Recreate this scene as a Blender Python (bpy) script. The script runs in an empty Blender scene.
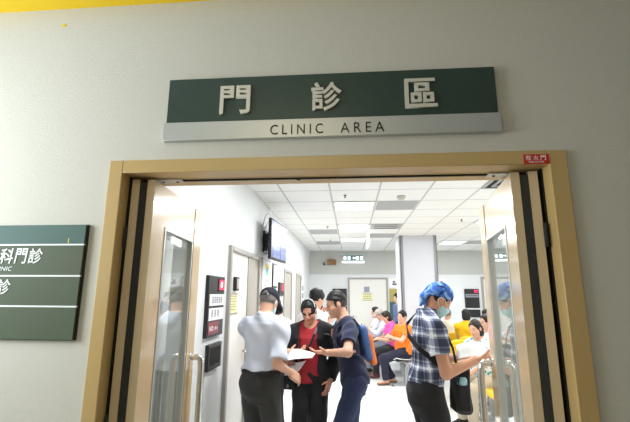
import bpy, bmesh, math, random
import numpy as np
from mathutils import Vector, Matrix
PI = math.pi
SC = bpy.context.scene
COL = SC.collection
random.seed(7)

# ------------------------------------------------------------------ materials
MATS = {}
def mat(name, color, rough=0.5, metal=0.0, spec=0.5, bump=0.0, bscale=60.0, var=0.0, vscale=8.0,
        emit=None, estr=0.0, coat=0.0, alpha=1.0, attr=False, sheen=0.0):
    if name in MATS:
        return MATS[name]
    m = bpy.data.materials.new(name); m.use_nodes = True
    nt = m.node_tree; b = nt.nodes['Principled BSDF']
    b.inputs['Base Color'].default_value = (*color, 1)
    b.inputs['Roughness'].default_value = rough
    b.inputs['Metallic'].default_value = metal
    b.inputs['Specular IOR Level'].default_value = spec
    b.inputs['Coat Weight'].default_value = coat
    b.inputs['Sheen Weight'].default_value = sheen
    if emit:
        b.inputs['Emission Color'].default_value = (*emit, 1)
        b.inputs['Emission Strength'].default_value = estr
    tc = nt.nodes.new('ShaderNodeTexCoord')
    if attr:
        a = nt.nodes.new('ShaderNodeAttribute'); a.attribute_name = 'tint'
        nt.links.new(a.outputs['Color'], b.inputs['Base Color'])
    elif var > 0:
        n = nt.nodes.new('ShaderNodeTexNoise'); n.inputs['Scale'].default_value = vscale
        n.inputs['Detail'].default_value = 5
        nt.links.new(tc.outputs['Object'], n.inputs['Vector'])
        r = nt.nodes.new('ShaderNodeMix'); r.data_type = 'RGBA'
        r.inputs['A'].default_value = (*[c * (1 - var) for c in color], 1)
        r.inputs['B'].default_value = (*[min(1, c * (1 + var)) for c in color], 1)
        nt.links.new(n.outputs['Fac'], r.inputs['Factor'])
        nt.links.new(r.outputs['Result'], b.inputs['Base Color'])
    if bump > 0:
        n = nt.nodes.new('ShaderNodeTexNoise'); n.inputs['Scale'].default_value = bscale
        n.inputs['Detail'].default_value = 4
        nt.links.new(tc.outputs['Object'], n.inputs['Vector'])
        bp = nt.nodes.new('ShaderNodeBump'); bp.inputs['Strength'].default_value = bump
        bp.inputs['Distance'].default_value = 0.01
        nt.links.new(n.outputs['Fac'], bp.inputs['Height'])
        nt.links.new(bp.outputs['Normal'], b.inputs['Normal'])
    MATS[name] = m
    return m

def srgb(r, g, b):
    f = lambda c: c / 12.92 if c <= .04045 else ((c + .055) / 1.055) ** 2.4
    return tuple(f(c / 255) for c in (r, g, b))

# ------------------------------------------------------------------ objects
def tag(o, label=None, cat=None, group=None, kind=None):
    if label: o['label'] = label
    if cat: o['category'] = cat
    if group: o['group'] = group
    if kind: o['kind'] = kind
    return o

def empty(name, loc=(0, 0, 0), rotz=0.0, label=None, cat=None, group=None, kind=None):
    o = bpy.data.objects.new(name, None); COL.objects.link(o)
    o.location = loc; o.rotation_euler = (0, 0, rotz); o.empty_display_size = .1
    return tag(o, label, cat, group, kind)

def link_mesh(name, me, m=None, parent=None):
    o = bpy.data.objects.new(name, me); COL.objects.link(o)
    if m is not None and not me.materials:
        for x in (m if isinstance(m, (list, tuple)) else [m]):
            me.materials.append(x)
    if parent is not None: o.parent = parent
    return o

class MB:
    """collects simple shapes into one mesh"""
    def __init__(s): s.bm = bmesh.new(); s.mi = 0
    def _fin(s, faces, smooth=False):
        for f in faces: f.material_index = s.mi; f.smooth = smooth
    def box(s, lo, hi, bevel=0.0, rot=None, piv=None):
        c = [(a + b) / 2 for a, b in zip(lo, hi)]; d = [abs(b - a) for a, b in zip(lo, hi)]
        M = Matrix.Translation(c) @ Matrix.Diagonal((*d, 1))
        if rot is not None:
            p = Vector(piv if piv is not None else c)
            M = Matrix.Translation(p) @ rot.to_4x4() @ Matrix.Translation(-p) @ M
        r = bmesh.ops.create_cube(s.bm, size=1, matrix=M)
        vs = r['verts']; fs = {f for v in vs for f in v.link_faces}
        s._fin(fs)
        if bevel > 0:
            es = {e for v in vs for e in v.link_edges}
            rb = bmesh.ops.bevel(s.bm, geom=list(es), offset=bevel, segments=2, affect='EDGES', profile=.5)
            s._fin(rb['faces'], True)
        return s
    def tube(s, pts, r, n=10, cap=True, smooth=True):
        pts = [Vector(p) for p in pts]; rs = r if isinstance(r, (list, tuple)) else [r] * len(pts)
        rings = []; ref = None
        for i, p in enumerate(pts):
            t = (pts[min(i + 1, len(pts) - 1)] - pts[max(i - 1, 0)]).normalized()
            if ref is None:
                ref = t.orthogonal().normalized()
            ref = (ref - t * ref.dot(t)).normalized(); bi = t.cross(ref)
            rings.append([s.bm.verts.new(p + (ref * math.cos(a) + bi * math.sin(a)) * rs[i])
                          for a in [2 * PI * k / n for k in range(n)]])
        fs = []
        for a, b in zip(rings, rings[1:]):
            for k in range(n):
                fs.append(s.bm.faces.new((a[k], a[(k + 1) % n], b[(k + 1) % n], b[k])))
        s._fin(fs, smooth)
        if cap:
            s._fin([s.bm.faces.new(rings[0][::-1]), s.bm.faces.new(rings[-1])])
        return s
    def ribbon(s, pts, wdirs, w, t):
        """flat strap along pts; wdirs = width direction per point"""
        pts = [Vector(p) for p in pts]; rings = []
        for i, p in enumerate(pts):
            tg = (pts[min(i + 1, len(pts) - 1)] - pts[max(i - 1, 0)]).normalized()
            wd = Vector(wdirs[i] if isinstance(wdirs, list) else wdirs); wd = (wd - tg * wd.dot(tg)).normalized()
            nd = tg.cross(wd)
            rings.append([s.bm.verts.new(p + wd * a * w / 2 + nd * b * t / 2) for a, b in ((-1, -1), (1, -1), (1, 1), (-1, 1))])
        fs = []
        for a, b in zip(rings, rings[1:]):
            for k in range(4): fs.append(s.bm.faces.new((a[k], a[(k + 1) % 4], b[(k + 1) % 4], b[k])))
        fs += [s.bm.faces.new(rings[0][::-1]), s.bm.faces.new(rings[-1])]
        s._fin(fs, False); return s
    def prism(s, poly, axis, a, b):
        """extrude a 2-D polygon along an axis ('x','y','z') from a to b"""
        def P(u, v, w): return {'x': (w, u, v), 'y': (u, w, v), 'z': (u, v, w)}[axis]
        A = [s.bm.verts.new(P(u, v, a)) for u, v in poly]; B = [s.bm.verts.new(P(u, v, b)) for u, v in poly]
        n = len(poly); fs = [s.bm.faces.new(A[::-1]), s.bm.faces.new(B)]
        for k in range(n): fs.append(s.bm.faces.new((A[k], A[(k + 1) % n], B[(k + 1) % n], B[k])))
        s._fin(fs); return s
    def sheet(s, fn, nu, nv, t):
        """a thick curved sheet: fn(u,v) with u,v in 0..1"""
        P = [[Vector(fn(i / nu, j / nv)) for j in range(nv + 1)] for i in range(nu + 1)]
        def N(i, j):
            a = P[min(i + 1, nu)][j] - P[max(i - 1, 0)][j]; b = P[i][min(j + 1, nv)] - P[i][max(j - 1, 0)]
            n = a.cross(b); return n.normalized() if n.length > 1e-12 else Vector((0, 0, 1))
        A = [[s.bm.verts.new(P[i][j] + N(i, j) * t / 2) for j in range(nv + 1)] for i in range(nu + 1)]
        B = [[s.bm.verts.new(P[i][j] - N(i, j) * t / 2) for j in range(nv + 1)] for i in range(nu + 1)]
        fs = []
        for i in range(nu):
            for j in range(nv):
                fs.append(s.bm.faces.new((A[i][j], A[i + 1][j], A[i + 1][j + 1], A[i][j + 1])))
                fs.append(s.bm.faces.new((B[i][j], B[i][j + 1], B[i + 1][j + 1], B[i + 1][j])))
        for i in range(nu):
            fs.append(s.bm.faces.new((A[i][0], B[i][0], B[i + 1][0], A[i + 1][0])))
            fs.append(s.bm.faces.new((A[i][nv], A[i + 1][nv], B[i + 1][nv], B[i][nv])))
        for j in range(nv):
            fs.append(s.bm.faces.new((A[0][j], A[0][j + 1], B[0][j + 1], B[0][j])))
            fs.append(s.bm.faces.new((A[nu][j], B[nu][j], B[nu][j + 1], A[nu][j + 1])))
        s._fin(fs, True); return s
    def build(s, name, m=None, parent=None):
        bmesh.ops.recalc_face_normals(s.bm, faces=s.bm.faces)
        me = bpy.data.meshes.new(name); s.bm.to_mesh(me); s.bm.free()
        return link_mesh(name, me, m, parent)

def box(name, lo, hi, m, parent=None, bevel=0.0):
    return MB().box(lo, hi, bevel).build(name, m, parent)

def text(name, body, m, parent, width=None, height=None, loc=(0, 0, 0), right=(1, 0, 0), up=(0, 0, 1), ext=.002, bold=0.0, shear=0.0, spacing=1.0):
    """lettering as a mesh; loc = lower-left corner of its bounding box"""
    cu = bpy.data.curves.new('lettering', 'FONT'); cu.body = body; cu.size = 1; cu.extrude = 0.01
    cu.offset = bold; cu.shear = shear; cu.space_character = spacing; cu.resolution_u = 3
    o = bpy.data.objects.new('lettering', cu); COL.objects.link(o)
    bpy.context.view_layer.update()
    me = bpy.data.meshes.new_from_object(o.evaluated_get(bpy.context.evaluated_depsgraph_get()))
    bpy.data.objects.remove(o); bpy.data.curves.remove(cu)
    n = len(me.vertices); v = np.empty(n * 3, np.float32); me.vertices.foreach_get('co', v); v = v.reshape(-1, 3)
    lo, hi = v.min(0), v.max(0); d = hi - lo
    sx = width / d[0] if width else height / d[1]; sy = height / d[1] if height else sx
    R = np.array(right, float); U = np.array(up, float); Nn = np.cross(R, U)
    w = (v[:, :1] - lo[0]) * sx * R + (v[:, 1:2] - lo[1]) * sy * U + ((v[:, 2:] - lo[2]) / max(d[2], 1e-6)) * ext * Nn
    w += np.array(loc)
    me.vertices.foreach_set('co', w.astype(np.float32).ravel()); me.materials.clear(); me.update()
    me.name = name
    return link_mesh(name, me, m, parent)

# ------------------------------------------------------------------ implicit surfaces -> mesh
def smin(a, b, k):
    h = np.clip(.5 + .5 * (b - a) / k, 0, 1); return b + (a - b) * h - k * h * (1 - h)

class Grid:
    def __init__(s, lo, hi, h):
        s.lo = np.array(lo, np.float32); s.h = h
        s.n = np.maximum(4, np.ceil((np.array(hi) - np.array(lo)) / h).astype(int) + 1)
        s.ax = [(s.lo[i] + h * np.arange(s.n[i])).astype(np.float32) for i in range(3)]
        s.d = np.full(s.n, 1.0, np.float32)
    def sl(s, lo, hi):
        out = []
        for i in range(3):
            a = int(np.clip(math.floor((lo[i] - s.lo[i]) / s.h), 0, s.n[i])); b = int(np.clip(math.ceil((hi[i] - s.lo[i]) / s.h) + 1, 0, s.n[i]))
            out.append(slice(a, max(a, b)))
        return tuple(out)
    def xyz(s, sl):
        return (s.ax[0][sl[0]][:, None, None], s.ax[1][sl[1]][None, :, None], s.ax[2][sl[2]][None, None, :])
    def put(s, lo, hi, fn, k=.012, op='add'):
        sl = s.sl(lo, hi); X, Y, Z = s.xyz(sl)
        if X.size * Y.size * Z.size == 0: return
        b = fn(X, Y, Z); a = s.d[sl]
        if op == 'add': s.d[sl] = smin(a, b, k)
        elif op == 'sub': s.d[sl] = -smin(-a, b, k)
        else: s.d[sl] = np.maximum(a, b)
    def cap(s, a, b, ra, rb, k=.012, op='add', cut=None, cut0=None):
        a = np.array(a, float); b = np.array(b, float); m = max(ra, rb) + .03 + k
        ab = b - a; L2 = max(1e-9, ab @ ab)
        def fn(X, Y, Z):
            x, y, z = X - a[0], Y - a[1], Z - a[2]
            t = np.clip((x * ab[0] + y * ab[1] + z * ab[2]) / L2, 0, 1)
            d = np.sqrt((x - t * ab[0]) ** 2 + (y - t * ab[1]) ** 2 + (z - t * ab[2]) ** 2) - (ra + (rb - ra) * t)
            if cut is not None:
                u = ab / math.sqrt(L2); d = np.maximum(d, (X - b[0]) * u[0] + (Y - b[1]) * u[1] + (Z - b[2]) * u[2] - cut)
            if cut0 is not None:
                u = ab / math.sqrt(L2); d = np.maximum(d, -((X - a[0]) * u[0] + (Y - a[1]) * u[1] + (Z - a[2]) * u[2]) - cut0)
            return d
        s.put(np.minimum(a, b) - m, np.maximum(a, b) + m, fn, k, op)
    def loc(s, fn, M, o, R, k=.012, op='add'):
        """fn in local coordinates q = M^T (p - o); R = bounding radius (or local lo/hi)"""
        M = np.array(M, float); o = np.array(o, float)
        def f(X, Y, Z):
            x, y, z = X - o[0], Y - o[1], Z - o[2]
            return fn(x * M[0, 0] + y * M[1, 0] + z * M[2, 0], x * M[0, 1] + y * M[1, 1] + z * M[2, 1], x * M[0, 2] + y * M[1, 2] + z * M[2, 2])
        s.put(o - R, o + R, f, k, op)
    def ell(s, M, o, c, r, k=.012, op='add'):
        """ellipsoid centred at local c with radii r"""
        M = np.array(M, float); o = np.array(o, float) + M @ np.array(c, float)
        def fn(x, y, z):
            k0 = np.sqrt((x / r[0]) ** 2 + (y / r[1]) ** 2 + (z / r[2]) ** 2)
            return (k0 - 1) * min(r) * (.55 + .45 * np.minimum(k0, 1.6))
        s.loc(fn, M, o, max(r) + .03 + k, k, op)
    def plane(s, p, n):
        X, Y, Z = s.xyz((slice(None),) * 3); n = np.array(n, float); n /= np.linalg.norm(n)
        np.maximum(s.d, (X - p[0]) * n[0] + (Y - p[1]) * n[1] + (Z - p[2]) * n[2], out=s.d)
    def wrinkle(s, amp, f=26.0, ph=0.0, dirn=(0, 0, 1)):
        near = np.abs(s.d) < .05
        if not near.any(): return
        I = np.nonzero(near); x, y, z = s.ax[0][I[0]], s.ax[1][I[1]], s.ax[2][I[2]]
        w = np.sin(f * z + 2.2 * np.sin(9 * x + ph) + 1.8 * np.sin(11 * y + 1.7 * ph)) * np.sin(14 * x - 9 * y + 6 * z + ph)
        w += .6 * np.sin(f * 1.7 * (z + .8 * x) + 2 * np.sin(13 * y + ph)) * np.sin(17 * y + 9 * x + 2 * ph)
        s.d[I] += amp * w
    def mesh(s, name):
        d = s.d; ins = d < 0
        c = np.zeros(s.n - 1, np.int8)
        for i in (0, 1):
            for j in (0, 1):
                for k in (0, 1):
                    c += ins[i:s.n[0] - 1 + i, j:s.n[1] - 1 + j, k:s.n[2] - 1 + k]
        act = (c > 0) & (c < 8); I = np.stack(np.nonzero(act), 1)
        vid = np.full(act.shape, -1, np.int32); vid[act] = np.arange(len(I))
        cs = [(i, j, k) for i in (0, 1) for j in (0, 1) for k in (0, 1)]
        val = {q: d[I[:, 0] + q[0], I[:, 1] + q[1], I[:, 2] + q[2]] for q in cs}
        acc = np.zeros((len(I), 3)); cnt = np.zeros(len(I))
        for q in cs:
            for a in range(3):
                if q[a] == 0:
                    q2 = tuple(1 if b == a else q[b] for b in range(3)); v0, v1 = val[q], val[q2]
                    x = (v0 < 0) != (v1 < 0); t = np.where(x, v0 / np.where(x, v0 - v1, 1), 0)
                    P = np.array(q, float) + np.outer(t, np.eye(3)[a]); acc[x] += P[x]; cnt[x] += 1
        V = (I + acc / np.maximum(cnt, 1)[:, None]) * s.h + s.lo
        F = []
        for a in range(3):
            b, e = (a + 1) % 3, (a + 2) % 3
            s0 = [slice(1, None)] * 3; s1 = [slice(1, None)] * 3
            s0[a] = slice(0, -1); s1[a] = slice(1, None)
            s0[b] = s1[b] = slice(1, -1); s0[e] = s1[e] = slice(1, -1)
            A, B = ins[tuple(s0)], ins[tuple(s1)]; X = np.stack(np.nonzero(A != B), 1)
            if not len(X): continue
            fl = A[X[:, 0], X[:, 1], X[:, 2]]
            off = np.zeros(3, int); off[b] = 1; off[e] = 1
            base = X + off; 
            def cell(db, de):
                q = base.copy(); q[:, b] -= db; q[:, e] -= de; return vid[q[:, 0], q[:, 1], q[:, 2]]
            Q = np.stack([cell(1, 1), cell(0, 1), cell(0, 0), cell(1, 0)], 1)
            Q[~fl] = Q[~fl][:, ::-1]; F.append(Q)
        F = np.concatenate(F); F = F[(F >= 0).all(1)]
        # one light smoothing pass
        E = np.concatenate([F[:, [0, 1]], F[:, [1, 2]], F[:, [2, 3]], F[:, [3, 0]]])
        for lam in (.5, -.45):
            S = np.zeros_like(V); C = np.zeros(len(V))
            for p, q in ((0, 1), (1, 0)):
                for i in range(3): S[:, i] += np.bincount(E[:, p], V[E[:, q], i], len(V))
                C += np.bincount(E[:, p], minlength=len(V))
            V = V + lam * (S / np.maximum(C, 1)[:, None] - V)
        me = bpy.data.meshes.new(name)
        me.vertices.add(len(V)); me.vertices.foreach_set('co', V.astype(np.float32).ravel())
        me.loops.add(F.size); me.loops.foreach_set('vertex_index', F.astype(np.int32).ravel())
        me.polygons.add(len(F)); me.polygons.foreach_set('loop_start', np.arange(0, F.size, 4, dtype=np.int32))
        me.polygons.foreach_set('use_smooth', np.ones(len(F), bool))
        me.update(calc_edges=True); me.validate()
        return me, V

# ------------------------------------------------------------------ people
def rotx(a): c, s_ = math.cos(a), math.sin(a); return np.array([[1, 0, 0], [0, c, -s_], [0, s_, c]])
def roty(a): c, s_ = math.cos(a), math.sin(a); return np.array([[c, 0, s_], [0, 1, 0], [-s_, 0, c]])
def rotz(a): c, s_ = math.cos(a), math.sin(a); return np.array([[c, -s_, 0], [s_, c, 0], [0, 0, 1]])
RAD = math.radians
def unit(v): v = np.array(v, float); return v / max(1e-9, np.linalg.norm(v))

def ik(S, W, a, b, pole):
    S, W = np.array(S, float), np.array(W, float); v = W - S; L = np.linalg.norm(v)
    if L > (a + b) * .995: W = S + v / L * (a + b) * .995; v = W - S; L = np.linalg.norm(v)
    u = v / L; x = (a * a - b * b + L * L) / (2 * L); h = math.sqrt(max(0, a * a - x * x))
    p = np.array(pole, float); p = unit(p - u * (p @ u)); return S + u * x + p * h, W

TS = [-.13, -.08, 0, .08, .18, .30, .40, .47, .52, .56]
TW = [.10, .145, .168, .166, .148, .154, .164, .138, .085, .05]
TD = [.075, .10, .118, .112, .102, .110, .115, .098, .070, .05]
TC = [0, -.01, -.015, -.008, .006, .008, 0, -.012, -.02, -.02]
FW = [.10, .150, .176, .168, .136, .140, .148, .125, .078, .05]
FD = [.075, .10, .120, .110, .096, .108, .116, .094, .066, .05]

class Person:
    """figure faces local +Y, right hand on +X, origin on the floor"""
    def __init__(s, label, loc, heading, H=1.68, female=False, bulk=1.0, lean=0, twist=0, side=0, seat=None, hipy=0.0,
                 head=(0, 0, 0), headscale=1.0, arms=None, legs=None, skin=(205, 160, 130), h=.006, belly=0.0, face=True, group=None, scalp=None):
        s.s = k = H / 1.70; s.H = H; s.female = female; s.bulk = bulk; s.h = h; s.belly = belly; s.face = face; s.scalp = scalp
        hx, hy = unit((heading[0], heading[1])); s.rot = math.atan2(-hx, hy)
        s.loc3 = np.array([loc[0], loc[1], loc[2] if len(loc) > 2 else 0.0])
        s.root = empty('person', tuple(s.loc3), s.rot, label, 'person', group)
        s.T = rotx(RAD(-lean)) @ roty(RAD(side)) @ rotz(RAD(twist))
        s.Tp = rotx(RAD(-lean * .45)) @ roty(RAD(side * .5))
        hz = .90 * k if seat is None else seat + .10
        s.hip = np.array([0, hipy, hz]); s.seated = seat is not None
        tp = lambda x, y, z: s.hip + s.T @ (np.array([x, y, z]) * k)
        s.tp = tp
        s.nb = tp(0, -.015, .54)
        s.Hm = rotz(RAD(head[0])) @ rotx(RAD(-head[1])) @ roty(RAD(head[2]))
        s.hs = .93 * headscale * (.5 + .5 * k)
        s.hc = s.nb + s.T @ np.array([0, .01, .055]) * k + s.Hm @ np.array([0, .025, .078]) * s.hs
        sw = (.168 if female else .185) * (.7 + .3 * bulk)
        s.sh = {'R': tp(sw, -.012, .440), 'L': tp(-sw, -.012, .440)}
        s.arm = {}; arms = arms or {}
        la, lf = .285 * k, .245 * k
        for sd, sg in (('R', 1), ('L', -1)):
            a = arms.get(sd, {})
            W = a.get('w'); W = s.sh[sd] + np.array([sg * .07, .05, -.515 * k]) if W is None else (s.to_local(W) if a.get('world') else np.array(W, float))
            E, W = ik(s.sh[sd], W, la, lf, a.get('pole', (sg * .5, -1, -.3)))
            s.arm[sd] = dict(S=s.sh[sd], E=E, W=W, palm=a.get('palm', (-sg, 0, 0)), curl=a.get('curl', .35), hd=a.get('hd'), sg=sg, spread=a.get('spread', 1.0))
        s.leg = {}; legs = legs or {}
        for sd, sg in (('R', 1), ('L', -1)):
            l = legs.get(sd, {}); hp = s.hip + np.array([sg * .088 * k, 0, -.01])
            A = l.get('a'); 
            if A is None: A = np.array([sg * .10 * k, .42 * k + hipy, .08]) if s.seated else np.array([sg * .10 * k, -.02, .08 * k])
            A = np.array(A, float)
            K, A = ik(hp, A, .425 * k, .405 * k, l.get('pole', (0, 1, .6 if s.seated else 0)))
            s.leg[sd] = dict(H=hp, K=K, A=A, toe=unit(np.array(l.get('toe', (sg * .2, 1, 0)), float)))
        c = srgb(*skin); s.skin = np.array(c)
    def to_local(s, w): return rotz(-s.rot) @ (np.array(w, float) - s.loc3)
    def to_world(s, p): return rotz(s.rot) @ np.array(p, float) + s.loc3
    def torso(s, g, off=0.0, tmin=-.13, tmax=.56, k=.02, flare=0.0, belly=None, tk=None):
        sc = s.s; b = s.bulk; bel = s.belly if belly is None else belly
        W = np.array(FW if s.female else TW) * b; D = np.array(FD if s.female else TD) * b
        lo, hi = tmin, tmax
        def fn(x, y, z):
            t = z / sc; w = np.interp(t, TS, W) * sc + off; d = np.interp(t, TS, D) * sc + off; c = np.interp(t, TS, TC) * sc
            if flare: f = flare * np.clip((.2 - t) / .3, 0, 1); w = w + f; d = d + f
            if bel: bb = bel * np.exp(-((t - .14) / .12) ** 2); d = d + bb * .5; c = c + bb * .5
            r = np.sqrt((x / w) ** 2 + ((y - c) / d) ** 2)
            dist = (r - 1) * np.minimum(w, d) * (.6 + .4 * np.minimum(r, 1.5))
            return np.maximum(dist, np.maximum((lo - t), (t - hi)) * sc)
        g.loc(fn, s.T if tk is None else tk, s.hip, .75 * sc, k)
    def bounds(s, pad=.07):
        P = [s.hc + .2, s.hc - .2, s.hip + .25, s.hip - .25]
        for a in s.arm.values(): P += [a['S'], a['E'], a['W'] + .15, a['W'] - .15]
        for l in s.leg.values(): P += [l['K'], l['A'], l['A'] + l['toe'] * .2]
        P = np.array(P); lo, hi = P.min(0) - pad, P.max(0) + pad; lo[2] = max(lo[2], -.02); return lo, hi
    def hand(s, g, a):
        k = s.s * (.92 if s.female else 1.0); u = unit(a['hd'] if a['hd'] is not None else a['W'] - a['E'])
        n = np.array(a['palm'], float); n = unit(n - u * (n @ u)); x = np.cross(u, n)  # x across the palm
        # thumb side: for a right hand with fingers along u and palm facing n the thumb is at cross(n,u)*? 
        th = np.cross(n, u) * a['sg'] * -1
        M = np.stack([th, u, n], 1); W = a['W']; q = lambda p: W + M @ (np.array(p) * k)
        def palm(x_, y_, z_):
            hx, hy, hz = .036 * k, .042 * k, .009 * k
            qx, qy, qz = np.abs(x_) - hx, np.abs(y_ - .048 * k) - hy, np.abs(z_) - hz
            return np.sqrt(np.maximum(qx, 0) ** 2 + np.maximum(qy, 0) ** 2 + np.maximum(qz, 0) ** 2) + np.minimum(np.maximum(qx, np.maximum(qy, qz)), 0) - .007 * k
        g.loc(palm, M, W, .15, .008)
        g.cap(W - u * .02, q((0, .02, 0)), .026 * k, .024 * k, .015)
        c = a['curl']; sp = a['spread']
        for i, (fx, L) in enumerate(((.031, .072), (.011, .082), (-.010, .075), (-.030, .058))):
            p = np.array([fx, .088, 0]); ang = c * .45 + .05 * i * c; dx = fx * 2.2 * sp
            for L_, r0, r1 in ((.45 * L, .0088, .0082), (.31 * L, .0082, .0076), (.24 * L, .0076, .0066)):
                d = unit((dx, math.cos(ang), math.sin(ang))); e = p + d * L_
                g.cap(q(p), q(e), r0 * k, r1 * k, .003); p = e; ang += c * .85
        p = np.array([.030, .022, .004]); d = unit((.75, .62, .25 + .3 * c)); e = p + d * .045
        g.cap(q(p), q(e), .013 * k, .0105 * k, .008); d2 = unit((.35, .85, .3 + .6 * c)); g.cap(q(e), q(e + d2 * .032), .0102 * k, .0082 * k, .004)
    def body(s, m):
        lo, hi = s.bounds(); g = Grid(lo, hi, s.h); k = s.s; b = s.bulk
        s.torso(g)
        for a in s.arm.values():
            g.cap(s.tp(a['sg'] * .05, -.018, .50), a['S'], .042 * k, .053 * k * b, .03)
            g.cap(a['S'], a['E'], .050 * k * b, .038 * k, .02); g.cap(a['E'], a['W'], .039 * k, .026 * k, .015)
            s.hand(g, a)
        for l in s.leg.values():
            g.cap(l['H'], l['K'], .085 * k * b, .055 * k, .03); g.cap(l['K'], l['A'], .056 * k, .036 * k, .02)
            cm = l['K'] * .72 + l['A'] * .28; bk = unit(np.cross(np.cross(l['A'] - l['K'], l['toe']), l['A'] - l['K'])); g.ell(np.eye(3), cm, (0, 0, 0), (.05 * k,) * 3, .03)
            t = l['A'] + l['toe'] * .15 * k; t[2] = l['A'][2] - .045 * k
            hl = l['A'] - l['toe'] * .03; hl[2] -= .03 * k; g.cap(l['A'], hl, .034 * k, .032 * k, .015); g.cap(hl, t, .030 * k, .024 * k, .02)
        g.cap(s.nb - s.T @ np.array([0, 0, .03]), s.hc + s.Hm @ np.array([0, -.02, -.04]) * s.hs, .056 * k, .052 * k * (.9 if s.female else 1), .025)
        Hm, hc, f = s.Hm, s.hc, s.hs; E = lambda c, r, k_=.012, op='add': g.ell(Hm, hc, np.array(c) * f, np.array(r) * f, k_ * f, op)
        P = lambda *p: hc + Hm @ (np.array(p) * f)
        E((0, -.008, .030), (.076, .096, .100), .02); E((0, .030, -.045), (.060, .060, .072), .03)
        E((0, .066, -.098), (.026, .024, .020), .025); E((.040, .052, -.028), (.026, .028, .026), .02); E((-.040, .052, -.028), (.026, .028, .026), .02)
        if s.face:
            for sg in (-1, 1):
                g.cap(P(sg * .012, .088, .024), P(sg * .045, .074, .022), .009 * f, .008 * f, .012)
                E((sg * .032, .106, .004), (.016, .016, .010), .012, 'sub'); E((sg * .031, .076, .002), (.015, .014, .011), .006)
                E((sg * .078, -.004, -.006), (.010, .022, .032), .008); E((sg * .013, .098, -.032), (.011, .012, .009), .006)
            g.cap(P(0, .090, .016), P(0, .108, -.030), .009 * f, .013 * f, .010)
            E((0, .091, -.058), (.022, .012, .007), .006); E((0, .089, -.071), (.018, .012, .007), .006); E((0, .108, -.0645), (.022, .014, .0025), .004, 'sub')
        me, V = g.mesh('body')
        q = (V - hc) @ Hm / f; C = np.tile(s.skin, (len(V), 1)); x, y, z = np.abs(q[:, 0]), q[:, 1], q[:, 2]
        inh = (x < .12) & (np.abs(y) < .13) & (np.abs(z) < .16)
        if s.face:
            fr = inh & (y > .05)
            C[fr & (((x) / .024) ** 2 + ((z + .0645) / .011) ** 2 < 1)] = s.skin * np.array([.88, .66, .64])
            eye = fr & (((x - .032) / .014) ** 2 + ((z - .002) / .0036) ** 2 < 1); C[eye] = (.11, .07, .06)
            br = fr & (x > .012) & (x < .052) & (np.abs(z - (.028 - 4. * (x - .034) ** 2)) < .0032); C[br] = C[br] * .5
        if s.scalp is not None:
            C[inh & (x < .079) & (z < .07) & (y < .035) & (q[:, 2] > -.055 + .35 * (q[:, 1] + .09))] = np.array(srgb(*s.scalp))
        at = me.attributes.new('tint', 'FLOAT_COLOR', 'POINT')
        at.data.foreach_set('color', np.concatenate([C, np.ones((len(V), 1))], 1).astype(np.float32).ravel())
        o = link_mesh('body', me, m, s.root); return o
    def garment(s, name, m, fn, h=None, wrinkle=0.0, wf=26., lo=None, hi=None):
        L, Hh = s.bounds(); L = L if lo is None else np.array(lo); Hh = Hh if hi is None else np.array(hi)
        g = Grid(L, Hh, h or s.h); fn(g)
        if wrinkle: g.wrinkle(wrinkle, wf, ph=float(s.loc3[0] * 7 + s.loc3[1] * 3))
        me, V = g.mesh(name); return link_mesh(name, me, m, s.root)
    def hbox(s, r=.26): return s.hc - r, s.hc + r
    def tbox(s):
        P = np.array([s.tp(x, y, z) for x in (-.3, .3) for y in (-.25, .3) for z in (-.25, .6)] + [p for a in s.arm.values() for p in (a['S'], a['E'], a['W'])])
        return P.min(0) - .09, P.max(0) + .09
    def shirt(s, m, name='shirt', sleeve=.6, off=.014, hem=-.06, neck=.075, neckz=.545, fold=.004, flare=.01, soff=.018, open_=None, vneck=0.0, top=.545, collar=False):
        k = s.s
        def fn(g):
            s.torso(g, off, hem, .56, flare=flare, belly=s.belly)
            for a in s.arm.values():
                g.cap(s.tp(a['sg'] * .05, -.018, .50), a['S'], .042 * k + off, .053 * k * s.bulk + off, .03)
                if sleeve <= 1: e = a['S'] + (a['E'] - a['S']) * sleeve; g.cap(a['S'], e, .050 * k * s.bulk + off, .044 * k * s.bulk + soff, .03, cut=0.0)
                else:
                    e = a['E'] + (a['W'] - a['E']) * (sleeve - 1)
                    g.cap(a['S'], a['E'], .050 * k * s.bulk + off, .041 * k + soff, .03); g.cap(a['E'], e, .041 * k + soff, .031 * k + soff * .8, .02, cut=0.0)
            if neck: g.loc(lambda x, y, z: np.sqrt(x * x + (y - .012) ** 2 * .8 + ((z - .0) * .9) ** 2) - neck * k, s.T, s.tp(0, .0, neckz), .2, .006, 'sub')
            if vneck: g.loc(lambda x, y, z: np.maximum(np.abs(x) - np.clip((z + vneck) * .35, 0, .05) * k, -(y - .02)), s.T, s.tp(0, 0, .50), .3, .004, 'sub')
            if open_: g.loc(lambda x, y, z: np.maximum(np.abs(x - open_[2]) - (open_[0] + (z / k) * open_[1]) * k, -y + .01), s.T, s.hip, .8, .006, 'sub')
            if collar:
                for sg in (-1, 1):
                    g.cap(s.tp(sg * .062, -.035, .535), s.tp(sg * .035, .055, .50), .018, .012, .006)
                g.cap(s.tp(.062, -.035, .535), s.tp(0, -.085, .548), .017, .016, .006); g.cap(s.tp(-.062, -.035, .535), s.tp(0, -.085, .548), .017, .016, .006)
        lo, hi = s.tbox(); return s.garment(name, m, fn, None, fold, 24., lo, hi)
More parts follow.
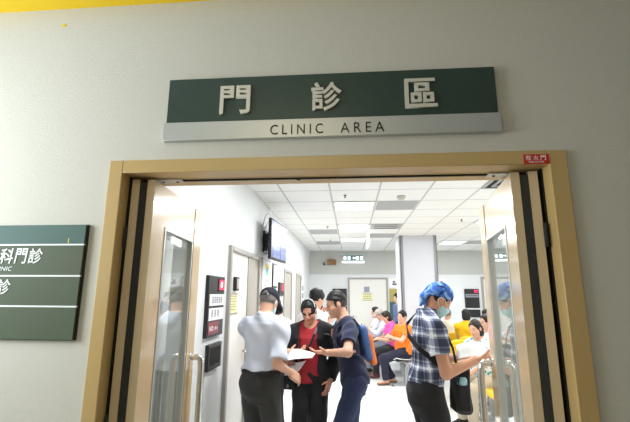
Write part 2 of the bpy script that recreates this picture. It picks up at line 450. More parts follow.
    def trousers(s, m, name='trousers', off=.012, top=.10, loff=.022, cuff=.97, fold=.004):
        k = s.s
        def fn(g):
            s.torso(g, off, -.14, top)
            for l in s.leg.values():
                A = l['K'] + (l['A'] - l['K']) * cuff
                g.cap(l['H'], l['K'], .088 * k * s.bulk + off, .058 * k + loff, .03); g.cap(l['K'], A, .058 * k + loff, .046 * k + loff, .03, cut=0.)
        lo, hi = s.bounds(); hi = hi.copy(); hi[2] = min(hi[2], s.hip[2] + .35); return s.garment(name, m, fn, None, fold, 20., lo, hi)
    def belt(s, m, t=.085, off=.018, w=.022):
        def fn(g): s.torso(g, off, t - w, t + w)
        return s.garment('belt', m, fn, min(s.h, .006), 0, lo=s.hip - .32, hi=s.hip + .4)
    def shoes(s, m, open_=False):
        for l in s.leg.values():
            k = s.s; A = l['A']; t = l['toe']; z = A[2] - .08 * k + .036
            def fn(g):
                c = np.array([A[0], A[1], z]); g.cap(c - t * .045, c + t * .06 * k, .041 * k, .044 * k, .02); g.cap(c + t * .06 * k, c + t * .155 * k - np.array([0, 0, .008]), .046 * k, .032 * k, .02)
                if not open_: g.cap(A - t * .01, c, .047 * k, .042 * k, .02)
                else: g.plane(c + np.array([0, 0, .0]), (0, 0, 1))
                g.plane((0, 0, z - .034), (0, 0, -1))
            c = A + t * .06; s.garment('shoe', m, fn, min(s.h, .007), 0, lo=(c[0] - .2, c[1] - .2, z - .06), hi=(c[0] + .2, c[1] + .2, A[2] + .08))
    def hair(s, m, style='short', vol=1.0, extra=None):
        Hm, hc, f = s.Hm, s.hc, s.hs
        def fn(g):
            E = lambda c, r, k_=.012, op='add': g.ell(Hm, hc, np.array(c) * f, np.array(r) * f, k_ * f, op)
            v = vol
            if style == 'fade':
                E((0, -.008, .040), (.0785 * v, .0995 * v, .0975), .02)
                g.plane(hc + Hm @ np.array([0, -.02, .034]) * f, Hm @ np.array([0, .30, -1.0]))
                E((0, .112, -.02), (.082, .06, .085), .008, 'sub')
            else:
                E((0, -.012, .038), (.086 * v, .106 * v, .102 * v))
                if style in ('bob', 'long'):
                    E((0, -.040, -.045), (.090 * v, .078 * v, .10), .03)
                if style == 'long': g.cap(hc + Hm @ np.array([0, -.075, -.06]) * f, hc + Hm @ np.array([0, -.095, -.22]) * f, .065 * f, .045 * f, .03)
                if style == 'tail':
                    E((0, -.115, .01), (.035, .035, .035), .02)
                E((0, .094, -.040), (.075, .080, .118), .010, 'sub')
                if style in ('short', 'tail', 'cap'):
                    for sg in (-1, 1): E((sg * .09, .03, -.055), (.045, .055, .062), .008, 'sub')
                    g.plane(hc + Hm @ np.array([0, -.06, -.055]) * f, Hm @ np.array([0, .35, -1.0]))
                else: g.plane(hc + Hm @ np.array([0, 0, -.115 if style == 'bob' else -.3]) * f, Hm @ np.array([0, 0, -1.0]))
            if extra: extra(g, E)
            g.wrinkle(.0025, 60., 1.3)
        lo, hi = s.hbox(); return s.garment('hair', m, fn, min(s.h, .005), 0, lo=lo, hi=hi)
    def mask(s, m, mstrap):
        Hm, hc, f = s.Hm, s.hc, s.hs; P = lambda *p: tuple(hc + Hm @ (np.array(p) * f))
        def fn(g):
            E = lambda c, r, k_=.012, op='add': g.ell(Hm, hc, np.array(c) * f, np.array(r) * f, k_ * f, op)
            E((0, .034, -.055), (.070, .082, .072)); g.cap(P(0, .09, .0), P(0, .106, -.03), .016 * f, .018 * f, .02)
            g.plane(P(0, .036, 0), Hm @ np.array([0, -1, .25])); g.plane(P(0, 0, .002), Hm @ np.array([0, .25, 1])); g.plane(P(0, 0, -.122), Hm @ np.array([0, 0, -1]))
        lo, hi = s.hbox(.2); o = s.garment('face_mask', m, fn, .004, .0012, 90., lo=lo, hi=hi)
        for sg in (-1, 1):
            MB().tube([P(sg * .066, .052, -.010), P(sg * .080, .02, .012), P(sg * .088, -.018, .012), P(sg * .084, -.03, -.02), P(sg * .074, .005, -.055), P(sg * .062, .048, -.085)], .0028, 6).build('ear_loop', mstrap, o)
        return o
WIN_W, COR_W, EXPO = 61, 10.5, 0.0  # strengths of the added side light and corridor fill, then exposure
# ================================================================== PEOPLE
SK = mat('skin', (.6, .4, .3), .55, attr=True, spec=.35)
HAIR = mat('black_hair', srgb(22, 20, 22), .45, bump=.25, bscale=260, spec=.4)
HAIRB = mat('brown_hair', srgb(38, 27, 24), .45, bump=.25, bscale=260, spec=.4)
HAIRG = mat('grey_hair', srgb(120, 115, 110), .6, bump=.5, bscale=160)
NAVY_T = mat('navy_cotton', srgb(24, 33, 66), .85, bump=.15, bscale=200, sheen=.15)
NAVY_C = mat('navy_cap_cloth', srgb(26, 28, 42), .8, bump=.15, bscale=250)
WHITE_S = mat('white_shirt_cloth', srgb(214, 220, 236), .8, bump=.1, bscale=220)
WHITE_T = mat('white_tee_cloth', srgb(238, 238, 240), .8, bump=.1, bscale=220)
BLACK_C = mat('black_cloth', srgb(24, 24, 29), .85, bump=.15, bscale=200, sheen=.1)
CHAR_C = mat('charcoal_trouser_cloth', srgb(50, 50, 50), .85, bump=.15, bscale=200, sheen=.1)
RED_P = mat('red_polo_cloth', srgb(172, 38, 48), .8, bump=.15, bscale=220)
JEAN = mat('dark_blue_denim', srgb(42, 54, 88), .85, bump=.2, bscale=220, var=.25, vscale=14)
ORANGE_C = mat('orange_polo_cloth', srgb(250, 130, 32), .8, bump=.1, bscale=200)
PINK_C = mat('pink_shirt_cloth', srgb(238, 92, 176), .8, bump=.1, bscale=200)
LAV_C = mat('pale_lavender_cloth', srgb(205, 208, 232), .8, bump=.1, bscale=200)
YELLOW_C = mat('yellow_blouse_cloth', srgb(236, 190, 20), .8, bump=.1, bscale=200)
CREAM_C = mat('cream_shirt_cloth', srgb(246, 240, 218), .8, bump=.1, bscale=200)
BEIGE_C = mat('beige_trouser_cloth', srgb(196, 184, 160), .8, bump=.1, bscale=200)
GREY_C = mat('grey_trouser_cloth', srgb(120, 124, 132), .8, bump=.1, bscale=200)
DNAVY_C = mat('dark_navy_trouser_cloth', srgb(34, 36, 56), .85, bump=.1, bscale=200)
STEELB_C = mat('slate_blue_top_cloth', srgb(112, 128, 170), .8, bump=.1, bscale=200)
MASKM = mat('teal_face_mask', srgb(186, 226, 234), .8)
MASKW = mat('white_mask_loop', srgb(235, 240, 242), .8)
LEATHER = mat('black_leather', srgb(24, 23, 24), .45)
MAROON = mat('maroon_shoe_leather', srgb(88, 40, 40), .45)
BROWNL = mat('brown_sandal_leather', srgb(120, 84, 62), .5)
STEEL_ = mat('brushed_buckle', srgb(190, 190, 190), .3, metal=1)

def floral():
    m = mat('teal_floral_cloth', srgb(190, 220, 222), .8); nt = m.node_tree; b = nt.nodes['Principled BSDF']
    tc = nt.nodes.new('ShaderNodeTexCoord'); v = nt.nodes.new('ShaderNodeTexVoronoi'); v.inputs['Scale'].default_value = 22
    r = nt.nodes.new('ShaderNodeValToRGB'); r.color_ramp.interpolation = 'CONSTANT'
    e = r.color_ramp.elements; e[0].color = (*srgb(60, 120, 130), 1); e[1].position = .22; e[1].color = (*srgb(130, 190, 196), 1)
    x = e.new(.42); x.color = (*srgb(226, 236, 236), 1)
    nt.links.new(tc.outputs['Object'], v.inputs['Vector']); nt.links.new(v.outputs['Distance'], r.inputs['Fac']); nt.links.new(r.outputs['Color'], b.inputs['Base Color'])
    return m
FLORAL = floral()

def bandana_mat():
    m = mat('blue_patterned_bandana_cloth', srgb(70, 120, 200), .8); nt = m.node_tree; b = nt.nodes['Principled BSDF']
    tc = nt.nodes.new('ShaderNodeTexCoord'); v = nt.nodes.new('ShaderNodeTexNoise'); v.inputs['Scale'].default_value = 17; v.inputs['Detail'].default_value = 1.5
    v.inputs['Distortion'].default_value = .8
    r = nt.nodes.new('ShaderNodeValToRGB'); r.color_ramp.interpolation = 'LINEAR'
    e = r.color_ramp.elements; e[0].position = .36; e[0].color = (*srgb(20, 26, 60), 1); e[1].position = .41; e[1].color = (*srgb(48, 96, 190), 1)
    x = e.new(.55); x.color = (*srgb(70, 128, 214), 1); x = e.new(.62); x.color = (*srgb(150, 190, 236), 1)
    nt.links.new(tc.outputs['Object'], v.inputs['Vector']); nt.links.new(v.outputs['Fac'], r.inputs['Fac']); nt.links.new(r.outputs['Color'], b.inputs['Base Color'])
    return m
BANDANA = bandana_mat()

def plaid():
    """checks woven from bands across height and bands around the body"""
    m = mat('navy_white_plaid_cloth', srgb(120, 128, 150), .85); nt = m.node_tree; b = nt.nodes['Principled BSDF']; L = nt.links
    N = lambda t: nt.nodes.new(t)
    def math_(op, a, b_=None):
        n = N('ShaderNodeMath'); n.operation = op
        for i, q in enumerate((a, b_)):
            if q is None: continue
            if isinstance(q, (int, float)): n.inputs[i].default_value = q
            else: L.new(q, n.inputs[i])
        return n.outputs[0]
    tc = N('ShaderNodeTexCoord'); sp = N('ShaderNodeSeparateXYZ'); L.new(tc.outputs['Object'], sp.inputs[0])
    X, Y, Z = sp.outputs
    ang = math_('MULTIPLY', math_('ARCTAN2', math_('ADD', X, .0), math_('ADD', Y, .02)), .17)
    def bands(c, per):
        r = N('ShaderNodeValToRGB'); r.color_ramp.interpolation = 'CONSTANT'; e = r.color_ramp.elements
        e[0].color = (.08, .08, .08, 1); e[1].position = .40; e[1].color = (.50, .50, .50, 1)
        for p, v in ((.52, 1.0), (.66, .50), (.78, .22), (.90, .50)):
            x = e.new(p); x.color = (v, v, v, 1)
        f = math_('FRACT', math_('DIVIDE', c, per)); L.new(f, r.inputs['Fac']); return r.outputs['Color']
    h = bands(Z, .115); w = bands(ang, .105)
    s_ = math_('MULTIPLY', math_('ADD', h, w), .5)
    r = N('ShaderNodeValToRGB'); e = r.color_ramp.elements
    e[0].position = .08; e[0].color = (*srgb(44, 50, 74), 1); e[1].position = .3; e[1].color = (*srgb(92, 100, 128), 1)
    x = e.new(.55); x.color = (*srgb(160, 168, 188), 1); x = e.new(.8); x.color = (*srgb(235, 238, 244), 1)
    L.new(s_, r.inputs['Fac']); L.new(r.outputs['Color'], b.inputs['Base Color'])
    return m
PLAID = plaid()

def cap_on(p, m, mstrap):
    Hm, hc, f = p.Hm, p.hc, p.hs; P = lambda *q: hc + Hm @ (np.array(q) * f)
    def fn(g):
        E = lambda c, r, k=.012, op='add': g.ell(Hm, hc, np.array(c) * f, np.array(r) * f, k * f, op)
        E((0, -.008, .045), (.093, .114, .098)); g.plane(P(0, 0, .022), Hm @ np.array([0, -.12, -1]))
        E((0, -.125, .030), (.036, .045, .030), .004, 'sub')
        E((0, .140, .036), (.078, .085, .012), .012); g.ell(Hm, hc, np.array((0, 0, .148)) * f, np.array((.01, .01, .006)) * f, .004)
    lo, hi = p.hbox(.27); o = p.garment('baseball_cap', m, fn, .005, .001, 60, lo=lo, hi=hi)
    pts = [P(math.sin(a) * .094, -.008 - math.cos(a) * .114, .014) for a in np.linspace(-.55, .55, 9)]
    MB().ribbon([tuple(q) for q in pts], tuple(Hm @ np.array([0, 0, 1])), .013 * f, .004).build('back_strap', mstrap, o)
    q = P(.035, -.118, .014); MB().box(tuple(q - .006), tuple(q + .006), .001).build('buckle', STEEL_, o)

# ---- the old man in the white shirt, seen from behind
p = Person('older man in navy baseball cap and white short-sleeved shirt, back to the doorway', (-.74, 1.72), (.46, .89), H=1.69, bulk=.95, lean=4, twist=4, belly=.03,
           head=(12, 34, 0), arms={'R': dict(w=(.20, .14, .975), pole=(.25, -.8, -.8), palm=(-.7, .2, -.5), curl=.45, hd=(.25, .8, -.55)),
                                   'L': dict(w=(.03, .36, 1.10), pole=(-1, -.3, -.6), palm=(.2, .1, 1), curl=.5, hd=(.6, .8, .05))}, skin=(226, 176, 150), h=.005, scalp=(150, 138, 128))
p.body(SK); p.shirt(WHITE_S, 'short_sleeved_shirt', sleeve=.86, off=.020, hem=.112, fold=.009, flare=.012, soff=.026, collar=True)
p.trousers(CHAR_C, 'trousers', top=.112, off=.012, fold=.006); p.belt(LEATHER, t=.098, off=.022, w=.016); p.shoes(LEATHER)
p.hair(HAIRG, 'short', .985); cap_on(p, NAVY_C, LEATHER); p.mask(MASKM, MASKW)
P1 = p
# ---- the woman in the red polo
p = Person('woman in red polo shirt and open black jacket with navy headband, reading papers', (-.385, 2.30), (-.06, -.99), H=1.58, female=True, bulk=1.0, lean=2,
           head=(-6, 22, 4), headscale=.96, arms={'L': dict(w=(-.185, .05, .82), pole=(-.6, -1, 0), palm=(.9, -.3, 0), curl=.4),
                                   'R': dict(w=(-.545, 2.06, .99), world=True, pole=(.8, -1, -.8), palm=(-.2, .1, 1), curl=.5, hd=(-.2, .9, .15))}, skin=(214, 156, 130), h=.005)
p.body(SK); p.shirt(RED_P, 'polo_shirt', sleeve=.8, off=.012, hem=-.03, fold=.005, flare=.012, soff=.014, neck=.072)
p.trousers(BLACK_C, 'trousers', loff=.016); p.shoes(BLACK_C)
p.shirt(BLACK_C, 'jacket', sleeve=1.92, off=.032, hem=-.045, fold=.009, flare=.014, soff=.032, neck=.095, open_=(.108, -.03, .012), collar=False)
p.hair(HAIR, 'tail', .98)
def band(g, p=p):
    Hm, hc, f = p.Hm, p.hc, p.hs; c = np.array((0, -.004, .040)) * f
    g.ell(Hm, hc, c, np.array((.0895, .109, .1045)) * f, .004); n = Hm @ np.array([0, .86, .5]); q = hc + Hm @ np.array((0, .022, .075)) * f
    g.plane(q + n * .022, n); g.plane(q - n * .022, -n); g.plane(hc - Hm @ np.array((0, 0, .01)) * f, -Hm @ np.array((0, 0, 1.)))
lo, hi = p.hbox(); o = p.garment('headband', NAVY_C, band, .005, 0, lo=lo, hi=hi)
def band2(g, p=p):
    Hm, hc, f = p.Hm, p.hc, p.hs; c = np.array((0, -.004, .040)) * f
    g.ell(Hm, hc, c, np.array((.091, .1105, .106)) * f, .004); n = Hm @ np.array([0, .86, .5]); q = hc + Hm @ np.array((0, .022, .075)) * f
    g.plane(q + n * .006, n); g.plane(q - n * .005, -n); g.plane(hc + Hm @ np.array((0, 0, .06)) * f, -Hm @ np.array((0, 0, 1.)))
g_ = p.garment('white_stripe', WHITE_T, band2, .004, 0, lo=lo, hi=hi); g_.parent = o
P2 = p
# ---- the young man in the navy t-shirt
p = Person('young man in navy T-shirt and blue jeans with a backpack, gesturing with open hand', (.015, 2.08), (-.985, -.17), H=1.665, bulk=.87, lean=11, twist=4,
           head=(4, 16, 0), arms={'L': dict(w=(-.195, 1.84, 1.125), world=True, pole=(-1, -.9, .35), palm=(.2, .1, 1), curl=.35, hd=(.1, 1, .05)),
                                  'R': dict(w=(-.09, 2.18, 1.20), world=True, pole=(.5, -1, -.6), palm=(-.6, .3, .6), curl=.9, hd=(-.3, .9, .35))}, skin=(222, 172, 146), h=.005, scalp=(70, 60, 58),
           legs={'L': dict(a=(-.10, .06, .085)), 'R': dict(a=(.12, -.12, .085))})
p.body(SK); p.shirt(NAVY_T, 'tshirt', sleeve=.66, off=.016, hem=-.06, fold=.010, flare=.012, soff=.026)
p.trousers(JEAN, 'jeans', fold=.006, loff=.026); p.shoes(BLACK_C); p.hair(HAIR, 'fade', 1.03)
P3 = p
# ---- bandana man
p = Person('man in blue bandana, face mask and plaid short-sleeved shirt, holding a big paper', (.532, 1.47), (.985, .17), H=1.735, bulk=.90, lean=7, twist=-6,
           head=(0, 34, 0), arms={'R': dict(w=(.855, 1.31, 1.165), world=True, pole=(.3, -.5, -1), palm=(-.3, .1, 1), curl=.8, hd=(-.1, 1, .12)),
                                  'L': dict(w=(.89, 1.62, 1.165), world=True, pole=(-.5, -1, -.7), palm=(.3, 0, 1), curl=.8, hd=(.1, 1, .1))}, skin=(214, 160, 132), h=.005)
p.body(SK); p.shirt(PLAID, 'plaid_shirt', sleeve=.58, off=.022, hem=.07, fold=.009, flare=.016, soff=.036, collar=True)
p.trousers(BLACK_C, 'trousers', off=.02, top=.10, loff=.03); p.shoes(BLACK_C)
p.hair(HAIR, 'short', .96)
def bnd(g, p=p):
    Hm, hc, f = p.Hm, p.hc, p.hs; P = lambda *q: hc + Hm @ (np.array(q) * f)
    g.ell(Hm, hc, np.array((0, -.012, .042)) * f, np.array((.091, .115, .101)) * f)
    g.plane(P(0, -.02, .012), Hm @ np.array([0, .30, -1]))
    q0 = P(0, -.085, .03); q1 = q0 + np.array([0, -.055, -.045]); q2 = q1 + np.array([.005, -.035, -.06]); g.cap(q0, q1, .045 * f, .032 * f, .02); g.cap(q1, q2, .030 * f, .016 * f, .02)
    g.cap(q1, q1 + np.array([.03, -.01, -.075]), .02 * f, .011 * f, .01)
lo, hi = p.hbox(.3); p.garment('bandana', BANDANA, bnd, .005, .003, 34, lo=lo, hi=hi); p.mask(MASKM, MASKW)
P12 = p
# ---- person hidden behind the cap man
p = Person('dark-haired person mostly hidden behind the man in the navy cap', (-.845, 2.9), (-.75, .66), H=1.60, female=True, head=(0, 22, 0), skin=(214, 164, 140), h=.008)
p.body(SK); p.shirt(WHITE_T, 'blouse', off=.012, hem=-.04); p.trousers(BLACK_C); p.shoes(BLACK_C); p.hair(HAIRB, 'bob')
# ---- white tee man with phones
p = Person('man with black hair in white T-shirt holding up a phone', (-.475, 3.22), (.78, .62), H=1.695, lean=4,
           head=(0, 18, 0), arms={'R': dict(w=(-.285, 3.10, 1.275), world=True, pole=(.6, -.4, -1), palm=(-.4, 0, .9), curl=.8, hd=(-.1, .9, .5)),
                                  'L': dict(w=(-.375, 3.42, 1.325), world=True, pole=(-.9, -.2, -.8), palm=(.9, .5, .1), curl=.7, hd=(.1, .3, 1))}, skin=(226, 178, 152), h=.006)
p.body(SK); p.shirt(WHITE_T, 'tshirt', sleeve=.55, off=.016, hem=-.05, soff=.022, fold=.005)
def ring(g, p=p): g.loc(lambda x, y, z: np.sqrt((np.sqrt(x * x + (y + .012) ** 2) - .072) ** 2 + (z + .35 * (y + .02)) ** 2) - .009, p.T, p.tp(0, 0, .535), .2)
lo, hi = p.tbox(); p.garment('navy_collar', NAVY_T, ring, .006, 0, lo=lo, hi=hi)
p.trousers(DNAVY_C); p.shoes(WHITE_T); p.hair(HAIR, 'short', 1.04)
P5 = p

# ---- seated people
def sitter(label, loc, heading, shirt, trous, hair='short', hm=HAIR, H=1.58, female=True, head=(0, 0, 0), lean=-3, arms=None, skin=(220, 172, 146), h=.008, seat=.465, sleeve=.6,
           sname='shirt', legs=None, shoe=BLACK_C, open_=False, twist=0, group=None, bulk=1.05, collar=False, off=.014):
    q = Person(label, loc, heading, H=H, female=female, seat=seat, head=head, lean=lean, twist=twist, bulk=bulk, skin=skin, h=h, legs=legs, group=group,
               arms=arms or {'R': dict(w=(.09, .34, .66), pole=(1, -.6, -.6), palm=(-.2, .1, -1), hd=(-.5, .8, -.1)), 'L': dict(w=(-.09, .36, .66), pole=(-1, -.6, -.6), palm=(.2, .1, -1), hd=(.5, .8, -.1))})
    q.body(SK); q.shirt(shirt, sname, sleeve=sleeve, off=off, hem=-.03, soff=.018, collar=collar); q.trousers(trous, off=.014); q.shoes(shoe, open_)
    if hair: q.hair(hm, hair)
    return q
A_ = lambda r, l, **k: {'R': dict(w=r, pole=(1, -.5, -.8), palm=(-.4, -.2, -.9), hd=(-.75, .6, -.1), **k), 'L': dict(w=l, pole=(-1, -.5, -.8), palm=(.4, -.2, -.9), hd=(.75, .6, -.05), **k)}
ROW = [(.96, 6.30), (.855, 6.90), (.745, 7.52), (.64, 8.12)]
p = sitter('older woman in bright orange polo shirt sitting on nearest white seat by pillar', ROW[0], (-.98, -.2), ORANGE_C, DNAVY_C, 'short', HAIR, H=1.62, head=(28, 4, -3), twist=24, lean=-2,
       arms=A_((.07, .26, .86), (-.06, .26, .84)), legs={'L': dict(a=(-.06, .36, .085)), 'R': dict(a=(.10, .18, .085))}, shoe=BROWNL, open_=True, h=.006, collar=True, bulk=1.1)
p = sitter('person in pink top with dark bobbed hair leaning forward beside the woman in orange', ROW[1], (-.98, -.15), PINK_C, BLACK_C, 'bob', HAIRB, head=(4, 24, 0), lean=10, shoe=MAROON, h=.007,
           legs={'L': dict(a=(-.10, .40, .085)), 'R': dict(a=(.10, .36, .085))}, arms=A_((.07, .33, .74), (-.06, .33, .74)))
p = sitter('person in grey cap and pale lavender shirt looking at a phone', ROW[2], (-.98, -.15), LAV_C, GREY_C, 'short', HAIR, head=(4, 24, 0), lean=8, h=.007, sleeve=1.6, female=False, H=1.62,
           arms={'R': dict(w=(.06, .40, .88), pole=(1, -.5, -.8), palm=(-.3, -.6, .6), hd=(-.2, .9, .4)), 'L': dict(w=(-.06, .38, .87), pole=(-1, -.5, -.8), palm=(.3, -.6, .6), hd=(.2, .9, .4))})
cap_on(p, mat('grey_cap_cloth', srgb(176, 166, 158), .85, bump=.15, bscale=250), LEATHER); PCAP = p
p = sitter('black-haired person sitting behind the grey cap at far end of the row', ROW[3], (-.98, -.15), WHITE_T, BLACK_C, 'short', HAIR, H=1.66, female=False, lean=4, head=(0, 12, 0))
p = Person('person in slate blue top standing by back wall, half hidden by pillar', (1.235, 9.35), (-.9, -.35), H=1.66, female=True, head=(10, 8, 0), h=.009, skin=(228, 190, 168))
p.body(SK); p.shirt(STEELB_C, 'blouse', off=.014, hem=-.05); p.trousers(DNAVY_C); p.shoes(BLACK_C); p.hair(HAIRB, 'short')
# ---- right waiting area
p = sitter('dark-haired woman in teal floral blouse sitting on yellow chair, facing the doorway', (1.72, 4.03), (-.82, -.57), FLORAL, BEIGE_C, 'bob', HAIRB, H=1.56, head=(6, 10, 8), lean=7, h=.006,
           arms=A_((.10, .34, .66), (-.06, .36, .64)), legs={'L': dict(a=(-.10, .38, .085)), 'R': dict(a=(.10, .34, .085))}, sname='blouse', off=.018)
PFL = p
p = sitter('person in cream shirt seen from behind, seated beyond the bandana man', (2.12, 7.7), (.1, 1), CREAM_C, BEIGE_C, 'short', HAIRG, H=1.60, female=False, head=(-30, 4, 0))
p = sitter('short-haired woman in yellow blouse seen from behind on yellow chair', (2.31, 6.92), (.05, 1), YELLOW_C, DNAVY_C, 'bob', HAIR, H=1.66, head=(0, 2, 0), h=.007)
p = sitter('dark-haired woman in white top with a black strap, seen from behind', (2.70, 6.92), (-.05, 1), WHITE_T, BLACK_C, 'bob', HAIR, H=1.66, head=(-10, 2, 0), h=.007)
PWH = p
p = sitter('person in pale grey top sitting beside the edge of the open door leaf', (2.02, 4.75), (-.9, -.2), mat('pale_grey_cloth', srgb(214, 216, 224), .8), GREY_C, 'short', HAIRB, H=1.66, head=(0, 6, 0))
# ================================================================== CAMERA
F_, YAW, PIT, ROL, DIST = 400.6252, .0885, .2062, .0058, 1.6873
fw = Vector((-math.sin(YAW) * math.cos(PIT), math.cos(YAW) * math.cos(PIT), math.sin(PIT)))
rt = Vector((math.cos(YAW), math.sin(YAW), 0)); up = rt.cross(fw)
rt, up = math.cos(ROL) * rt + math.sin(ROL) * up, -math.sin(ROL) * rt + math.cos(ROL) * up
cam = bpy.data.cameras.new('camera'); camo = bpy.data.objects.new('camera', cam); COL.objects.link(camo)
cam.sensor_width = 36; cam.sensor_fit = 'HORIZONTAL'; cam.lens = F_ * 36 / 630; cam.clip_start = .05
camo.matrix_world = Matrix(((rt.x, up.x, -fw.x, 0), (rt.y, up.y, -fw.y, -DIST), (rt.z, up.z, -fw.z, 1.6), (0, 0, 0, 1)))
SC.camera = camo

# ================================================================== ROOM MATERIALS
WALLP = mat('embossed_wallpaper', srgb(211, 206, 194), .7, bump=.22, bscale=170, var=.03, vscale=90, spec=.3)
WALLW = mat('white_wall_paint', srgb(228, 231, 231), .6, var=.01, vscale=3)
WALLG = mat('grey_upper_wall_paint', srgb(198, 200, 194), .65, var=.01, vscale=3)
FLOORM = mat('pale_vinyl_floor', srgb(240, 241, 240), .28, var=.02, vscale=2.5)
FLOORC = mat('corridor_vinyl_floor', srgb(150, 146, 136), .35, var=.03, vscale=3)
TAN = mat('tan_enamel_steel', srgb(200, 168, 112), .30, bump=.03, bscale=12, spec=.5)
TANL = mat('tan_enamel_door_leaf', srgb(210, 184, 144), .16, bump=.02, bscale=10, spec=.6, coat=.3)
DARKG = mat('dark_rubber_gasket', srgb(48, 47, 43), .8, bump=.6, bscale=60)
BLACKR = mat('black_recess', srgb(18, 16, 14), .8)
CHROME = mat('polished_chrome', srgb(225, 226, 226), .12, metal=1)
ALU = mat('satin_aluminium', srgb(196, 196, 192), .38, metal=.6)
GREENP = mat('dark_green_sign_enamel', srgb(42, 62, 52), .35, var=.12, vscale=30, bump=.02, bscale=30)
GREEND = mat('teal_green_directory_enamel', srgb(80, 106, 98), .6, spec=.3, var=.04)
OLIVED = mat('olive_green_directory_enamel', srgb(84, 94, 72), .6, spec=.3, var=.05)
WHITEP = mat('white_paint', srgb(240, 240, 236), .45)
BLACKP = mat('black_lettering', srgb(22, 24, 22), .5)
YELP = mat('yellow_paint', srgb(240, 200, 20), .45, var=.04, vscale=6)
REDP = mat('red_sticker_vinyl', srgb(200, 44, 38), .4)
GREYF = mat('grey_steel_door_frame', srgb(166, 163, 156), .4, spec=.4)
GREYD = mat('grey_brown_door_laminate', srgb(176, 170, 160), .45)
DOORW = mat('off_white_door_paint', srgb(238, 236, 228), .45)
PLAST_W = mat('white_plastic', srgb(236, 236, 234), .4)
PLAST_B = mat('black_plastic', srgb(26, 26, 28), .35)
PAPERW = mat('white_paper', srgb(246, 246, 246), .7)
PAPERY = mat('pale_yellow_paper', srgb(240, 236, 180), .7)
PILLARM = mat('pale_blue_grey_pillar_paint', srgb(214, 218, 226), .5)
GUARD = mat('grey_corner_guard', srgb(150, 152, 160), .4)
VENTG = mat('grey_perforated_grille', srgb(172, 174, 174), .55, var=.1, vscale=300)
LAMP = mat('lit_fluorescent_diffuser', (1, 1, 1), .5, emit=(1, 1, 1), estr=2.2)
LEDR = mat('red_led_digits', srgb(230, 30, 70), .5, emit=srgb(255, 40, 90), estr=1.6)
LEDP = mat('dark_red_led_window', srgb(190, 40, 70), .4, emit=srgb(220, 40, 80), estr=.7)
MAROONP = mat('maroon_sign_plate', srgb(150, 76, 88), .45)
GLASS = None
def glass():
    m = bpy.data.materials.new('clear_glass'); m.use_nodes = True; nt = m.node_tree; nt.nodes.clear()
    o = nt.nodes.new('ShaderNodeOutputMaterial'); mx = nt.nodes.new('ShaderNodeMixShader'); t = nt.nodes.new('ShaderNodeBsdfTransparent'); g = nt.nodes.new('ShaderNodeBsdfGlossy')
    lw = nt.nodes.new('ShaderNodeLayerWeight'); lw.inputs['Blend'].default_value = .5; pw = nt.nodes.new('ShaderNodeMath'); pw.operation = 'POWER'; pw.inputs[1].default_value = 3.6; nt.links.new(lw.outputs['Facing'], pw.inputs[0])
    f = nt.nodes.new('ShaderNodeMath'); f.operation = 'MULTIPLY_ADD'; f.inputs[1].default_value = .9; f.inputs[2].default_value = .06; nt.links.new(pw.outputs[0], f.inputs[0])
    d = nt.nodes.new('ShaderNodeBsdfDiffuse'); d.inputs[0].default_value = (.86, .90, .88, 1); tr = nt.nodes.new('ShaderNodeBsdfTranslucent'); tr.inputs[0].default_value = (.86, .90, .88, 1)
    film = nt.nodes.new('ShaderNodeMixShader'); film.inputs[0].default_value = .5; m2 = nt.nodes.new('ShaderNodeMixShader'); m2.inputs[0].default_value = .12
    t.inputs[0].default_value = (.95, .97, .96, 1); g.inputs['Roughness'].default_value = .02; g.inputs[0].default_value = (.95, .97, .97, 1)
    L = nt.links.new; L(d.outputs[0], film.inputs[1]); L(tr.outputs[0], film.inputs[2]); L(t.outputs[0], m2.inputs[1]); L(film.outputs[0], m2.inputs[2])
    L(f.outputs[0], mx.inputs[0]); L(m2.outputs[0], mx.inputs[1]); L(g.outputs[0], mx.inputs[2]); L(mx.outputs[0], o.inputs[0]); return m
GLASS = glass()

def ceiling_mat():
    m = mat('white_ceiling_tile', srgb(240, 241, 238), .8, bump=.05, bscale=120); nt = m.node_tree; b = nt.nodes['Principled BSDF']; L = nt.links
    tc = nt.nodes.new('ShaderNodeTexCoord'); sp = nt.nodes.new('ShaderNodeSeparateXYZ'); L.new(tc.outputs['Object'], sp.inputs[0])
    def M(op, a, b_):
        n = nt.nodes.new('ShaderNodeMath'); n.operation = op
        for i, q in enumerate((a, b_)):
            if isinstance(q, (int, float)): n.inputs[i].default_value = q
            else: L.new(q, n.inputs[i])
        return n.outputs[0]
    def line(c, o):
        f = M('FRACT', M('DIVIDE', M('ADD', c, 60 - o), .6), 0); e = M('SUBTRACT', .5, M('ABSOLUTE', M('SUBTRACT', f, .5), 0)); return M('LESS_THAN', e, .0185)
    l = M('MAXIMUM', line(sp.outputs[0], -.838), line(sp.outputs[1], 3.093))
    mx = nt.nodes.new('ShaderNodeMix'); mx.data_type = 'RGBA'; mx.inputs['A'].default_value = (*srgb(243, 244, 241), 1); mx.inputs['B'].default_value = (*srgb(196, 196, 190), 1)
    L.new(l, mx.inputs['Factor']); L.new(mx.outputs['Result'], b.inputs['Base Color']); return m
CEILM = ceiling_mat()

def S(o, label, cat): return tag(o, label, cat, None, 'structure')
